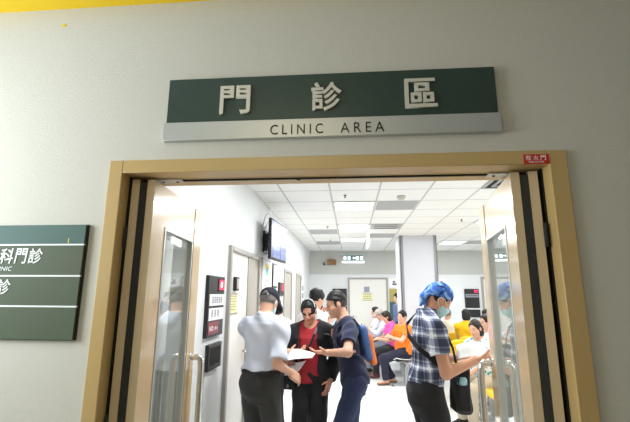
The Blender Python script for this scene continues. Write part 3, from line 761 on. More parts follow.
# ================================================================== ROOM SHELL
XL, XR, YB, XW = -1.19, 6.2, 10.03, -1.19
HC = 2.86
m = MB(); m.box((-2.9, 0, 0), (-1.06, .20, 3.3)); m.box((.86, 0, 0), (7, .20, 3.3)); m.box((-1.06, 0, 2.17), (.86, .20, 3.3))
S(m.build('wall_front', WALLP), 'textured off-white corridor wall around the double doorway', 'wall')
S(box('wall_left', (XL - .15, .2, 0), (XL, YB + .15, 3.0), WALLW), 'white wall along left side of the waiting room', 'wall')
m = MB(); m.box((XL, YB, 0), (XR, YB + .15, 2.18)); m.mi = 1; m.box((XL, YB + .003, 2.18), (XR, YB + .15, 3.0))
S(m.build('wall_back', [WALLW, WALLG]), 'far wall of waiting room, white below and grey above', 'wall')
S(box('wall_right', (XR, .2, 0), (XR + .15, YB + .15, 3.0), WALLW), 'white wall at right side of the waiting room', 'wall')
S(box('floor', (XL - .15, .0, -.1), (XR + .15, YB + .15, 0), FLOORM), 'pale glossy waiting room floor', 'floor')
S(box('floor', (-2.9, -3.6, -.1), (7, 0.0, 0), FLOORC), 'corridor floor in front of the doorway', 'floor')
S(box('ceiling', (XL - .15, .2, HC), (XR + .15, YB + .15, HC + .1), CEILM), 'white waiting room ceiling of square tiles', 'ceiling')
S(box('ceiling', (-2.9, -3.6, 3.3), (7, 0.2, 3.4), WALLW), 'corridor ceiling', 'ceiling')
S(box('wall_rear', (-2.9, -3.75, 0), (7, -3.6, 3.3), WALLP), 'corridor wall opposite the doorway', 'wall')
S(box('wall_end', (7, -3.6, 0), (7.15, 0.2, 3.3), WALLP), 'corridor end wall', 'wall')
EX = -2.75  # end wall position, set close to steepen the light gradient on wall_front
m = MB(); m.box((EX - .15, -3.75, 0), (EX, 0.2, 1.5)); m.box((EX - .15, -3.75, 2.6), (EX, .2, 3.4)); m.box((EX - .15, -.35, 1.5), (EX, .2, 2.6)); m.box((EX - .15, -3.75, 1.5), (EX, -1.6, 2.6))
S(m.build('wall_side', WALLP), 'corridor end wall, opened for an added window', 'wall')
m = MB()
for y0, y1, z0, z1 in ((-1.6, -.35, 1.5, 1.56), (-1.6, -.35, 2.54, 2.6), (-1.6, -1.54, 1.5, 2.6), (-.41, -.35, 1.5, 2.6), (-1.0, -.95, 1.5, 2.6)): m.box((EX - .10, y0, z0), (EX - .02, y1, z1))
S(m.build('added_window_1', ALU), 'added aluminium window, out of view, that lets side light onto the corridor wall', 'window')  # unseen window, added to carry the side light
# yellow band at the top of the corridor wall
m = MB(); m.prism([(-.10, 3.3), (.0, 3.3), (0, 3.033), (-.10, 3.033)], 'x', -2.75, 7)
S(m.build('trim_1', YELP), 'bright yellow band along the top of corridor wall', 'trim')
# pillar
m = MB(); m.box((1.075, 7.0, 0), (1.81, 7.70, HC)); o = S(m.build('pillar', PILLARM), 'pale square pillar with grey corner guards', 'pillar')
for x in (1.06, 1.765):
    m = MB(); m.box((x, 6.985, 0), (x + .062, 6.998, HC)); xx = x if x < 1.5 else x + .050; m.box((xx, 6.985, 0), (xx + .013, 7.05, HC)); m.build('corner_guard', GUARD, o)
m = MB()
m.box((1.04, 7.05, 0), (1.075, 7.66, HC)); m.build('side_cladding', WALLW, o)

# ================================================================== DOORWAY
m = MB()
m.box((-1.097, -.016, 0), (-1.034, .222, 2.20), .003); m.box((.832, -.016, 0), (.903, .222, 2.20), .003); m.box((-1.0335, -.0155, 2.14), (.8315, .2215, 2.2005), .003)
fr = S(m.build('trim_2', TAN), 'tan enamelled steel frame around the double doorway', 'door frame')
box('track_groove', (-1.0, .112, 2.134), (.80, .126, 2.1405), BLACKR, fr)
for x in (-.93, .62):
    m = MB(); m.box((x, .09, 2.132), (x + .13, .15, 2.139), .002); m.mi = 1
    m.tube([(x + .03, .12, 2.133), (x + .03, .12, 2.129)], .006, 8); m.tube([(x + .10, .12, 2.133), (x + .10, .12, 2.129)], .006, 8)
    m.build('latch_plate', [ALU, BLACKR], fr)
m = MB(); m.tube([(-.24, .12, 2.139), (-.24, .12, 2.131)], .011, 10); m.build('strike_hole', BLACKR, fr)
for x0, x1 in ((-1.036, -1.026), (.824, .834)):
    box('rubber_stop', (x0, .052, 0), (x1, .10, 2.14), BLACKR, fr)

def leaf(name, hinge, sgn, ang, label):
    """fire door leaf swung into the room; local x runs from hinge to free edge, local y out of the leaf's front face (towards the opening)"""
    L, H, T = .82, 2.128, .108
    ax = Vector((math.sin(ang) * sgn, math.cos(ang), 0)); ny = Vector((math.cos(ang) * -sgn, math.sin(ang), 0))
    # sgn=-1: left leaf, faces +x ; sgn=+1: right leaf, faces -x
    Mx = Matrix(((ax.x, ny.x, 0, hinge[0]), (ax.y, ny.y, 0, hinge[1]), (0, 0, 1, 0), (0, 0, 0, 1)))
    wx0, wx1, wz0, wz1 = .165, .655, .55, 1.93
    def fin(mb, n, mt, par=None):
        bmesh.ops.transform(mb.bm, matrix=Mx, verts=mb.bm.verts); return mb.build(n, mt, par)
    m = MB(); g = .0
    m.box((0, -.036, .01), (wx0, 0, H)); m.box((wx1, -.036, .01), (.664, 0, H)); m.box((wx0, -.036, wz1), (wx1, 0, H)); m.box((wx0, -.036, .01), (wx1, 0, wz0))
    o = S(fin(m, name, TANL), label, 'door')
    m = MB(); m.box((0, -T, .01), (wx0, -T + .036, H)); m.box((wx1, -T, .01), (L, -T + .036, H)); m.box((wx0, -T, wz1), (wx1, -T + .036, H)); m.box((wx0, -T, .01), (wx1, -T + .036, wz0)); fin(m, 'back_panel', TANL, o)
    m = MB(); m.box((.668, -.036, .01), (L, .004, H)); fin(m, 'meeting_stile', TANL, o)
    m = MB(); m.box((.002, -T + .0365, .02), (.05, -.0365, H - .01)); fin(m, 'edge_gasket', DARKG, o)
    m = MB(); m.box((.052, -T + .0365, H - .05), (L - .01, -.0365, H - .004)); m.box((L - .05, -T + .0365, .02), (L - .004, -.0365, H - .052)); fin(m, 'core_edge', TAN, o)
    m = MB()
    for a, b in (((wx0, wz0), (wx0 + .018, wz1)), ((wx1 - .018, wz0), (wx1, wz1)), ((wx0 + .018, wz1 - .018), (wx1 - .018, wz1)), ((wx0 + .018, wz0), (wx1 - .018, wz0 + .018))):
        m.box((a[0], -T - .004, a[1]), (b[0], .004, b[1]), .002)
    fin(m, 'glazing_frame', ALU, o)
    m = MB(); m.box((wx0 + .016, -.020, wz0 + .016), (wx1 - .016, -.014, wz1 - .016)); fin(m, 'glass_pane', GLASS, o)
    for s_ in (1, -1):
        y0 = .004 if s_ > 0 else -T; e = .068 * s_; hx = .755
        m = MB(); zt, zb = 1.225, .62
        m.tube([(hx, y0, zt), (hx, y0 + e * .7, zt), (hx, y0 + e * .92, zt - .012), (hx, y0 + e, zt - .05), (hx, y0 + e, zb + .05), (hx, y0 + e * .92, zb + .012), (hx, y0 + e * .7, zb), (hx, y0, zb)], .020, 14)
        for z in (zt, zb): m.tube([(hx, y0, z), (hx, y0 + .006 * s_, z)], .026, 16)
        fin(m, 'pull_handle', CHROME, o)
    for z in (.25, 1.05, 1.85):
        m = MB(); m.tube([(-.004, -T - .006, z - .05), (-.004, -T - .006, z + .05)], .008, 10); fin(m, 'hinge', DARKG, o)
    return o
leaf('door_1', (-.911, .062), -1, math.radians(5.6), 'tan fire door leaf opened inward at left of the doorway, with tall glass pane and chrome pull')
leaf('door_2', (.700, .062), 1, math.radians(8.2), 'tan fire door leaf opened inward at right of the doorway, under the red sticker')

# ================================================================== CORRIDOR SIGNS
o = empty('clinic_sign', (-.095, 0, 2.288), 0, 'long dark green sign with raised Chinese characters above the doorway, silver strip below', 'sign')
def at(ob, par): ob.data.transform(Matrix.Translation(-par.location)); ob.parent = par; return ob
at(box('green_panel', (-.842, -.022, 2.374), (.643, .003, 2.593), GREENP, None, .002), o)
at(box('silver_strip', (-.853, -.026, 2.286), (.653, .003, 2.3735), ALU, None, .002), o)
CHARM = mat('cream_silver_letter', srgb(214, 208, 192), .4, metal=.15)
for ch, x0, x1 in (('門', -.589, -.447), ('診', -.167, -.029), ('區', .249, .388)):
    at(text('raised_character', ch, CHARM, None, x1 - x0, .138, (x0, -.022, 2.406), ext=.012, bold=.016), o)
at(text('engraved_lettering', 'CLINIC', BLACKP, None, .237, .047, (-.351, -.0262, 2.300), ext=.0015, spacing=1.5), o)
at(text('engraved_lettering', 'AREA', BLACKP, None, .192, .047, (-.037, -.0262, 2.300), ext=.0015, spacing=1.5), o)

o = empty('directory_sign', (-1.6, 0, 1.405), 0, 'green directory sign with white lines on the wall at left of the doorway', 'sign')
x0, x1 = -2.25, -1.171
at(box('backing', (x0, -.012, 1.405), (x1 + .004, .003, 1.902), PLAST_B), o)
for i, (za, zb, mm) in enumerate(((1.814, 1.900, GREEND), (1.677, 1.809, OLIVED), (1.547, 1.672, OLIVED), (1.407, 1.542, OLIVED))):
    at(box('panel_strip', (x0, -.022, za), (x1, -.012, zb), mm, None, .001), o)
for z in (1.8115, 1.6745, 1.5445):
    at(box('white_line', (x0, -.0225, z - .0035), (x1, -.012, z + .0035), WHITEP), o)
for ch, a, b in (('科', -1.561, -1.496), ('門', -1.488, -1.428), ('診', -1.422, -1.356)):
    at(text('lettering', ch, WHITEP, None, b - a, .068, (a, -.022, 1.728), ext=.002, bold=.012, shear=.12), o)
at(text('lettering', 'CLINIC', WHITEP, None, .098, .019, (-1.590, -.022, 1.696), ext=.0015, shear=.15), o)
for ch, a, b in (('門', -1.615, -1.555), ('診', -1.551, -1.487)):
    at(text('lettering', ch, WHITEP, None, b - a, .066, (a, -.022, 1.594), ext=.002, bold=.012, shear=.12), o)
at(box('yellow_mark', (-1.247, -.0228, 1.818), (-1.243, -.022, 1.84), YELP), o)

o = empty('fire_door_sticker', (.78, -.016, 2.139), 0, 'small red sticker with white characters on the door frame, top right corner', 'sticker')
at(box('red_plate', (.729, -.0185, 2.140), (.831, -.014, 2.182), REDP), o)
for i, ch in enumerate('防火門'):
    at(text('lettering', ch, WHITEP, None, .021, .021, (.739 + .029 * i, -.0185, 2.156), ext=.0008, bold=.008), o)
at(text('lettering', 'FIRE DOOR', WHITEP, None, .060, .008, (.749, -.0185, 2.1445), ext=.0008), o)
tag(box('paint_mark', (-1.45, -.0015, 2.93), (-1.43, .002, 2.945), YELP), 'tiny yellow paint smear on corridor wall under the yellow band', 'mark')

# ================================================================== LEFT WALL OF THE ROOM
def wall_door(n, y0, y1, ztop, leafm, label, depth=.05):
    """door in the left wall; its frame projects a little into the room"""
    m = MB(); f = .055
    m.box((XL - .02, y0, 0), (XL + .030, y0 + f, ztop), .003); m.box((XL - .02, y1 - f, 0), (XL + .030, y1, ztop), .003); m.box((XL - .02, y0 + f, ztop - f), (XL + .030, y1 - f, ztop), .003)
    o = S(m.build('door_%d' % n, GREYF), label, 'door')
    box('door_panel', (XL - .06, y0 + f, .005), (XL + .006, y1 - f, ztop - f), leafm, o)
    m = MB(); yy = y1 - f - .08; m.tube([(XL + .006, yy, 1.0), (XL + .05, yy, 1.0), (XL + .055, yy - .10, 1.0)], .010, 10); m.tube([(XL + .004, yy, 1.0), (XL + .014, yy, 1.0)], .026, 14); m.build('lever_handle', CHROME, o)
    return o
# first door is set in a deep grey reveal: the far jamb shows its inner face
m = MB(); y0, y1, zt = 2.15, 3.42, 2.075
m.box((XL - .02, y0, 0), (XL + .035, y0 + .05, zt), .003); m.box((XL - .02, y1 - .05, 0), (XL + .042, y1, zt), .003); m.box((XL - .02, y0 + .05, zt - .05), (XL + .040, y1 - .05, zt), .003)
o = S(m.build('door_3', GREYF), 'off-white door in grey frame on left wall, nearest to the doorway', 'door')
box('door_panel', (XL - .06, y0 + .05, .005), (XL + .006, y1 - .52, zt - .05), DOORW, o); box('side_panel', (XL - .06, y1 - .52, .005), (XL + .018, y1 - .05, zt - .05), GREYD, o)
m = MB(); m.tube([(XL + .006, 2.80, 1.0), (XL + .05, 2.80, 1.0), (XL + .055, 2.70, 1.0)], .010, 10); m.build('lever_handle', CHROME, o)
wall_door(4, 5.45, 6.40, 2.06, GREYD, 'grey-brown door on left wall, middle one of three')
wall_door(5, 7.05, 7.90, 2.06, GREYD, 'grey-brown door on left wall, farthest of three')

o = empty('card_reader', (XL, 2.40, 1.63), 0, 'small dark card reader with pale face on the nearest left-wall door', 'card reader')
at(box('housing', (XL + .006, 2.335, 1.635), (XL + .040, 2.455, 1.775), PLAST_B, None, .006), o); at(box('face_plate', (XL + .039, 2.355, 1.655), (XL + .044, 2.440, 1.755), ALU, None, .002), o)
o = empty('door_notice', (XL, 2.35, 1.41), 0, 'pale yellow notice in clear holder on the nearest left-wall door', 'notice')
at(box('notice_sheet', (XL + .007, 2.26, 1.42), (XL + .010, 2.50, 1.60), PAPERY), o)
for z in (1.605, 1.412): at(box('holder_rail', (XL + .006, 2.25, z - .006), (XL + .016, 2.51, z + .006), GREYF), o)
INK = mat('grey_ink', srgb(150, 150, 110), .8)
m = MB()
for i in range(6):
    for j in range(7 - (i % 2)): m.box((XL + .0101, 2.28 + j * .029, 1.575 - i * .026), (XL + .0106, 2.28 + j * .029 + .02, 1.575 - i * .026 + .012))
at(m.build('written_lines', INK), o)

def board(name, loc, label, cat, y0, y1, z0, z1, t=.03):
    o = empty(name, loc, 0, label, cat); at(box('backing', (XL - .003, y0, z0), (XL + t, y1, z1), PLAST_B, None, .004), o); return o
RT, UP = (0, 1, 0), (0, 0, 1)
o = board('call_display', (XL, 1.78, 1.25), 'black clinic call panel with red number and white name strips beside the left door leaf', 'display panel', 1.575, 1.99, 1.25, 1.755)
at(box('number_window', (XL + .030, 1.80, 1.625), (XL + .034, 1.975, 1.735), BLACKR), o)
at(box('lit_window', (XL + .034, 1.825, 1.635), (XL + .036, 1.965, 1.728), LEDP), o)
at(text('number', '67', mat('bright_digit', (1, .8, .85), .5, emit=(1, .75, .8), estr=2.0), None, .055, .055, (XL + .036, 1.862, 1.655), RT, UP, .001, .02), o)
INKB = mat('blue_black_ink', srgb(70, 76, 96), .7)
at(text('lettering', '門診區號', INKB, None, .27, .05, (XL + .034, 1.65, 1.528), RT, UP, .001), o) if False else None
m = MB(); m.box((XL + .030, 1.60, 1.505), (XL + .034, 1.97, 1.600)); m.mi = 1
for i in range(5):   # dense block characters, too small to read in the photograph
    y = 1.66 + .056 * i
    for dy, z, w, hh in ((0, 0, .005, .052), (.018, 0, .005, .052), (.036, 0, .005, .052), (0, .046, .04, .005), (0, .024, .04, .004), (0, .004, .04, .004)): m.box((XL + .0335, y + dy, 1.527 + z), (XL + .0348, y + dy + w, 1.527 + z + hh))
at(m.build('name_strip', [PAPERW, INKB]), o); m = MB(); m.box((XL + .030, 1.60, 1.385), (XL + .034, 1.97, 1.485)); m.mi = 1
for i in range(3):
    y = 1.66 + .075 * i
    for dy, z, w, hh in ((0, 0, .005, .056), (.03, 0, .005, .056), (0, .05, .034, .005), (0, .028, .034, .004), (.014, 0, .004, .056)): m.box((XL + .0335, y + dy, 1.412 + z), (XL + .0348, y + dy + w, 1.412 + z + hh))
at(m.build('name_strip', [PAPERW, INKB]), o)
at(box('room_plate', (XL + .030, 1.60, 1.275), (XL + .034, 1.86, 1.372), MAROONP), o)
at(text('lettering', 'NO:', WHITEP, None, .10, .042, (XL + .034, 1.63, 1.300), RT, UP, .001, .02), o); at(text('lettering', '01', WHITEP, None, .07, .026, (XL + .034, 1.755, 1.304), RT, UP, .001, .02), o)
o = board('call_display', (XL, 1.83, 1.0), 'black clinic call panel lower on the left wall, below the red number panel', 'display panel', 1.655, 1.99, .98, 1.19)
at(box('name_strip', (XL + .030, 1.70, 1.02), (XL + .033, 1.95, 1.16), BLACKR), o)

# television on its bracket
o = empty('wall_television', (XL, 3.75, 2.06), 0, 'flat television on a bracket high on the left wall, pale blue screen', 'television')
def tv(mb): 
    R = Matrix.Rotation(math.radians(-4), 4, 'Z') ; P = Matrix.Translation((-1.0, 3.76, 0)); bmesh.ops.transform(mb.bm, matrix=P @ R, verts=mb.bm.verts); return mb
at(tv(MB().box((-.015, -.43, 2.045), (.025, .43, 2.575), .006)).build('casing', PLAST_B), o)
def screen_mat():
    m = mat('lit_tv_screen', srgb(20, 22, 30), .25, emit=srgb(170, 186, 240), estr=.78); nt = m.node_tree; b = nt.nodes['Principled BSDF']
    tc = nt.nodes.new('ShaderNodeTexCoord'); br = nt.nodes.new('ShaderNodeTexBrick'); br.inputs['Scale'].default_value = 9; br.inputs['Color1'].default_value = (*srgb(196, 208, 246), 1); br.inputs['Color2'].default_value = (*srgb(150, 168, 232), 1); br.inputs['Mortar'].default_value = (*srgb(120, 140, 215), 1)
    mp = nt.nodes.new('ShaderNodeMapping'); mp.inputs['Rotation'].default_value = (math.pi / 2, 0, math.pi / 2); nt.links.new(tc.outputs['Object'], mp.inputs['Vector']); nt.links.new(mp.outputs['Vector'], br.inputs['Vector'])
    nt.links.new(br.outputs['Color'], b.inputs['Emission Color']); return m
at(tv(MB().box((.0252, -.405, 2.075), (.028, .405, 2.55))).build('screen', screen_mat()), o)
m = MB(); m.box((-.155, -.10, 2.22), (-.015, .16, 2.42)); m.box((-.18, -.10, 2.16), (-.155, .22, 2.46)); at(tv(m).build('wall_bracket', PLAST_B), o)
m = MB(); m.tube([(-.03, -.30, 2.57), (-.05, -.28, 2.66), (-.12, -.2, 2.66), (-.17, -.18, 2.5)], .008, 6); m.tube([(-.02, -.25, 2.57), (-.03, -.15, 2.63), (-.12, -.05, 2.6), (-.17, -.05, 2.5)], .006, 6); at(tv(m).build('cable', PLAST_W), o)

# posters on the left wall
o = empty('poster_board', (XL, 4.0, 1.3), 0, 'pale notice board with coloured patches on left wall below the television', 'notice board')
at(box('board', (XL - .003, 3.66, 1.32), (XL + .022, 4.22, 2.06), PAPERW, None, .004), o); at(box('board_frame', (XL - .003, 3.63, 1.29), (XL + .014, 4.25, 2.09), ALU, None, .003), o)
for y, z, w, hh, c in ((3.86, 1.86, .12, .10, (90, 200, 200)), (3.80, 1.95, .22, .06, (236, 220, 110)), (3.76, 1.58, .18, .09, (238, 226, 120)), (4.0, 1.52, .14, .09, (236, 222, 140)), (4.06, 1.80, .08, .12, (236, 228, 130)), (3.86, 1.78, .12, .02, (236, 130, 170))):
    at(box('pinned_note', (XL + .022, y, z), (XL + .024, y + w, z + hh), mat('note_%d_%d_%d' % c, srgb(*c), .7)), o)
o = empty('framed_notice', (XL, 4.56, 1.72), 0, 'narrow white notice in thin dark frame on left wall, right of the notice board', 'notice')
at(box('frame', (XL - .003, 4.38, 1.70), (XL + .020, 4.76, 2.07), PLAST_B, None, .003), o); at(box('sheet', (XL + .020, 4.42, 1.73), (XL + .022, 4.74, 2.05), PAPERW), o)
tag(box('room_plate', (XL - .003, 4.44, 1.55), (XL + .012, 4.66, 1.68), mat('olive_plate', srgb(196, 190, 150), .5), None, .002), 'small olive plate on left wall under the framed notice', 'sign')
o = board('call_display', (XL, 5.1, 1.62), 'small black call box with red light on left wall before the middle door', 'display panel', 4.92, 5.36, 1.58, 1.80)
at(box('lit_window', (XL + .030, 5.12, 1.66), (XL + .034, 5.30, 1.77), LEDP), o)
o = empty('wall_signs', (XL, 6.7, 1.4), 0, 'column of small grey signs on left wall between the two far doors', 'sign')
at(box('backing', (XL - .003, 8.1, 1.25), (XL + .010, 8.45, 1.95), PAPERW), o)
for z in (1.70, 1.52, 1.34): at(box('plate', (XL + .010, 8.15, z), (XL + .016, 8.40, z + .12), GUARD), o)

# ================================================================== BACK WALL
o = empty('exit_sign', (.075, YB, 2.50), 0, 'green exit sign with white characters over the far door', 'exit sign')
EXG = mat('green_exit_panel', srgb(66, 120, 122), .4, emit=srgb(60, 110, 112), estr=.25); EXW = mat('lit_white_exit', (1, 1, 1), .4, emit=(1, 1, 1), estr=1.1)
at(box('casing', (-.245, YB - .07, 2.50), (.395, YB + .003, 2.745), PLAST_W, None, .006), o); at(box('panel', (-.225, YB - .075, 2.565), (.375, YB - .070, 2.725), EXG), o); at(box('light_bar', (-.25, YB - .085, 2.498), (.40, YB - .06, 2.560), EXW), o)
for i, ch in enumerate('緊急出口門'[:5]): at(text('character', '■', EXW, None, .078, .085, (-.20 + .118 * i, YB - .0755, 2.60), ext=.001), o) if False else None
for i, ch in enumerate(('門', '診', '出', '口', '區')):
    if ch == '出':
        m = MB(); m.prism([(.06, 2.645), (.105, 2.69), (.105, 2.66), (.15, 2.66), (.15, 2.63), (.105, 2.63), (.105, 2.60)], 'y', YB - .0765, YB - .0752); at(m.build('arrow', EXW), o)
    else: at(box('pictogram', (-.195 + .118 * i, YB - .0765, 2.592), (-.195 + .118 * i + .078, YB - .0752, 2.692), EXW, None, .0), o)
o = empty('emergency_light', (-.54, YB, 2.45), 0, 'brown emergency light box with two lamps high on far wall', 'emergency light')
at(box('box', (-.665, YB - .12, 2.455), (-.415, YB + .003, 2.60), mat('brown_box', srgb(140, 100, 62), .5), None, .006), o)
for x in (-.62, -.47):
    m = MB(); m.tube([(x, YB - .06, 2.60), (x, YB - .06, 2.645)], .012, 8); m.tube([(x, YB - .03, 2.672), (x, YB - .08, 2.672), (x, YB - .11, 2.672)], [.02, .034, .042], 12); at(m.build('lamp_head', mat('grey_lamp', srgb(196, 190, 178), .4)), o)
m = MB(); m.tube([(-.76, YB, 2.475), (-.76, YB - .05, 2.475)], .03, 12); tag(m.build('wall_sensor', PLAST_B), 'tiny dark sensor on far wall left of the emergency light', 'sensor')
# far door
m = MB(); m.box((-.085, YB - .03, 0), (-.03, YB + .02, 2.09), .003); m.box((1.00, YB - .03, 0), (1.05, YB + .02, 2.09), .003); m.box((-.03, YB - .03, 2.04), (1.00, YB + .02, 2.09), .003)
o = S(m.build('door_6', GREYF), 'off-white door in grey frame on far wall under the exit sign', 'door')
box('door_panel', (-.03, YB - .012, .005), (1.00, YB + .05, 2.04), DOORW, o)
m = MB(); m.tube([(.06, YB - .012, 1.0), (.06, YB - .06, 1.0), (.16, YB - .065, 1.0)], .011, 10); m.tube([(.06, YB - .01, 1.0), (.06, YB - .02, 1.0)], .028, 14); m.build('lever_handle', CHROME, o)
m = MB(); m.box((0, YB - .10, 2.09), (.30, YB - .03, 2.13)); m.build('door_closer', PLAST_W, o)
tag(box('restroom_plate', (.375, YB - .02, 1.68), (.53, YB - .0125, 1.835), mat('blue_grey_plate', srgb(150, 156, 172), .5)), 'small blue-grey plate on the far door above the yellow notice', 'sign')
o = empty('door_notice', (.46, YB, 1.45), 0, 'pale yellow notice on the far door', 'notice')
for z in (1.655, 1.452): at(box('holder_rail', (.31, YB - .02, z - .006), (.61, YB - .0125, z + .006), GREYF), o)
m = MB(); m.box((.32, YB - .016, 1.46), (.60, YB - .0125, 1.645)); m.mi = 1
for i in range(3):
    for j in range(5): m.box((.36 + j * .045, YB - .0168, 1.60 - i * .05), (.36 + j * .045 + .03, YB - .0155, 1.62 - i * .05))
at(m.build('notice_sheet', [PAPERY, INK]), o)
# dark displays on the far wall
o = empty('call_display', (-.31, YB, 1.13), 0, 'tall black display panel on far wall left of the door', 'display panel')
at(box('upper_panel', (-.52, YB - .04, 1.31), (-.115, YB + .003, 1.775), PLAST_B, None, .004), o); at(box('lower_panel', (-.52, YB - .04, 1.10), (-.115, YB + .003, 1.285), PLAST_B, None, .004), o)
o = empty('call_display', (3.34, YB, 1.14), 0, 'black call display with small red number on far wall, right of the pillar', 'display panel')
at(box('upper_panel', (3.15, YB - .04, 1.27), (3.535, YB + .003, 1.785), PLAST_B, None, .004), o); at(box('lower_panel', (3.19, YB - .04, 1.02), (3.54, YB + .003, 1.225), PLAST_B, None, .004), o)
at(box('lit_number', (3.41, YB - .046, 1.69), (3.50, YB - .04, 1.755), LEDR), o); at(box('rail', (3.15, YB - .03, 1.235), (3.54, YB + .003, 1.262), PAPERW), o)
m = MB(); m.box((3.17, YB - .046, 1.555), (3.515, YB - .04, 1.645)); m.mi = 1
for i in range(6): m.box((3.20 + .05 * i, YB - .0475, 1.58), (3.235 + .05 * i, YB - .0455, 1.62))
at(m.build('name_strip', [GUARD, INKB]), o)
for x, w, lab in ((1.09, .30, 'white picture notice on far wall just left of the pillar'), (2.43, .26, 'white picture notice on far wall just right of the pillar')):
    o = empty('picture_notice', (x + w / 2, YB, 1.82), 0, lab, 'notice'); at(box('sheet', (x, YB - .012, 1.82), (x + w, YB + .003, 2.075), PAPERW), o)
    m = MB(); m.tube([(x + w * .45, YB - .012, 1.97), (x + w * .45, YB - .014, 1.97)], .035, 12); m.box((x + w * .3, YB - .0135, 1.88), (x + w * .7, YB - .012, 1.93)); at(m.build('printed_figure', mat('mauve_ink', srgb(120, 100, 120), .7)), o)
o = empty('wall_poster', (1.22, YB, .9), 0, 'tall olive and teal poster on far wall beside the pillar', 'poster')
at(box('olive_part', (1.085, YB - .012, 1.42), (1.36, YB + .003, 1.78), mat('olive_print', srgb(178, 164, 92), .6)), o); at(box('teal_part', (1.085, YB - .012, .92), (1.36, YB + .003, 1.42), mat('teal_print', srgb(60, 98, 96), .6)), o)
# grey vertical door frame beside the display
m = MB(); m.box((3.62, YB - .03, 0), (3.68, YB + .02, 2.12), .003); m.box((4.62, YB - .03, 0), (4.68, YB + .02, 2.12), .003); m.box((3.68, YB - .03, 2.06), (4.62, YB + .02, 2.12), .003)
o = S(m.build('door_7', GREYF), 'off-white door in grey frame on far wall, right of the call display', 'door'); box('door_panel', (3.68, YB - .012, .005), (4.62, YB + .05, 2.06), DOORW, o)

# ================================================================== CEILING FITTINGS
def tile(ix, iy): return -.838 + .6 * ix, 3.093 + .6 * iy
def light_panel(ix, iy, label, lit=True):
    x, y = tile(ix, iy); o = empty('ceiling_light', (x + .3, y + .3, HC), 0, label, 'ceiling light', 'fluorescent panels in the ceiling')
    m = MB()
    for a, b in (((.0, .0), (.6, .03)), ((0, .57), (.6, .6)), ((0, .03), (.03, .57)), ((.57, .03), (.6, .57)), ((.03, .27), (.57, .33))): m.box((x + a[0], y + a[1], HC - .012), (x + b[0], y + b[1], HC - .001))
    at(m.build('frame', mat('pale_grey_lamp_frame', srgb(205, 206, 204), .5)), o)
    for a in (.03, .33): at(box('diffuser', (x + .03, y + a, HC - .008), (x + .57, y + a + .24, HC - .002), LAMP), o)
    l = bpy.data.lights.new('panel_light', 'AREA'); l.energy = LP_W; l.shape = 'SQUARE'; l.size = .54; l.color = (.96, .98, 1.0)
    lo = bpy.data.objects.new('panel_light', l); COL.objects.link(lo); lo.location = (x + .3, y + .3, HC - .02)
LP_W = 37
for ix, iy, lab in ((1, 1, 'fluorescent ceiling panel nearest to the doorway, over the standing group'), (1, 4, 'second fluorescent ceiling panel from the doorway, before the hanging sign'), (1, 7, 'far fluorescent ceiling panel close to the exit sign'),
                    (5, 8, 'fluorescent ceiling panel right of the pillar'), (1, -3, 'fluorescent ceiling panel just inside the doorway'), (5, -2, 'fluorescent ceiling panel at right near the doorway wall'), (5, 3, 'fluorescent ceiling panel above the yellow chairs'), (9, 0, 'fluorescent ceiling panel at far right near the doorway wall'), (9, 5, 'fluorescent ceiling panel at far right by the side wall')):
    light_panel(ix, iy, lab)
def vent(ix, iy, label, slots=0, d=.6):
    x, y = tile(ix, iy); o = empty('ceiling_vent', (x + .3, y + .3, HC), 0, label, 'vent', 'grey vents in the ceiling')
    at(box('grille', (x + .02, y + .02, HC - .006), (x + .58, y + d - .02, HC + .003), VENTG), o)
    if slots:
        for k in range(slots):
            m = MB(); yy = y + .10 + k * (.4 / max(1, slots - 1)) if slots > 1 else y + .3; m.box((x + .09, yy - .012, HC - .010), (x + .51, yy + .012, HC - .0065)); at(m.build('slot', BLACKR), o)
vent(2, 1, 'flat grey vent right of the nearest ceiling panel'); vent(0, 5, 'flat grey vent near the left wall, level with the television end'); vent(0, 8, 'flat grey vent far back near the left wall')
vent(2, 4, 'grey slotted vent right of the second ceiling panel', 3); vent(2, 6, 'flat grey vent in front of the pillar, beyond the slotted vent'); vent(6, 8, 'flat grey vent right of the ceiling panel past the pillar')
x, y = tile(4, -1)
o = empty('air_diffuser', (x + .3, y + .3, HC), 0, 'square air diffuser with dark louvres over the right door leaf', 'vent')
m = MB()
for k, e in enumerate((0, .09, .18)): 
    a, b = e, .6 - e
    for p, q in (((a, a), (b, a + .03)), ((a, b - .03), (b, b)), ((a, a + .03), (a + .03, b - .03)), ((b - .03, a + .03), (b, b - .03))): m.box((x + p[0], y + p[1], HC - .014), (x + q[0], y + q[1], HC - .001))
at(m.build('louvre_rings', VENTG), o); at(box('dark_throat', (x + .03, y + .03, HC - .004), (x + .57, y + .57, HC + .003), BLACKR), o)
m = MB(); m.tube([(.664, 3.434, HC + .003), (.664, 3.434, HC - .02), (.664, 3.434, HC - .05)], [.055, .055, .035], 18); tag(m.build('smoke_detector', mat('cream_plastic', srgb(206, 204, 192), .5)), 'round smoke detector on ceiling above the nearest grey vent', 'smoke detector')
for i, (x, y) in enumerate(((-.059, 3.334), (-.42, 5.72), (-.46, 7.62), (1.88, 5.16))):
    m = MB(); m.tube([(x, y, HC + .003), (x, y, HC - .006)], .022, 12); m.tube([(x, y, HC - .006), (x, y, HC - .035)], .008, 8); m.tube([(x, y, HC - .035), (x, y, HC - .038)], .016, 10)
    tag(m.build('sprinkler', mat('steel_sprinkler', srgb(120, 118, 112), .4, metal=.5)), ('small sprinkler head on ceiling nearest the doorway', 'small sprinkler head on ceiling in front of the flat vent by the left wall', 'small sprinkler head far back on ceiling near the left wall', 'small sprinkler head on ceiling right of the pillar')[i], 'sprinkler', 'sprinkler heads')
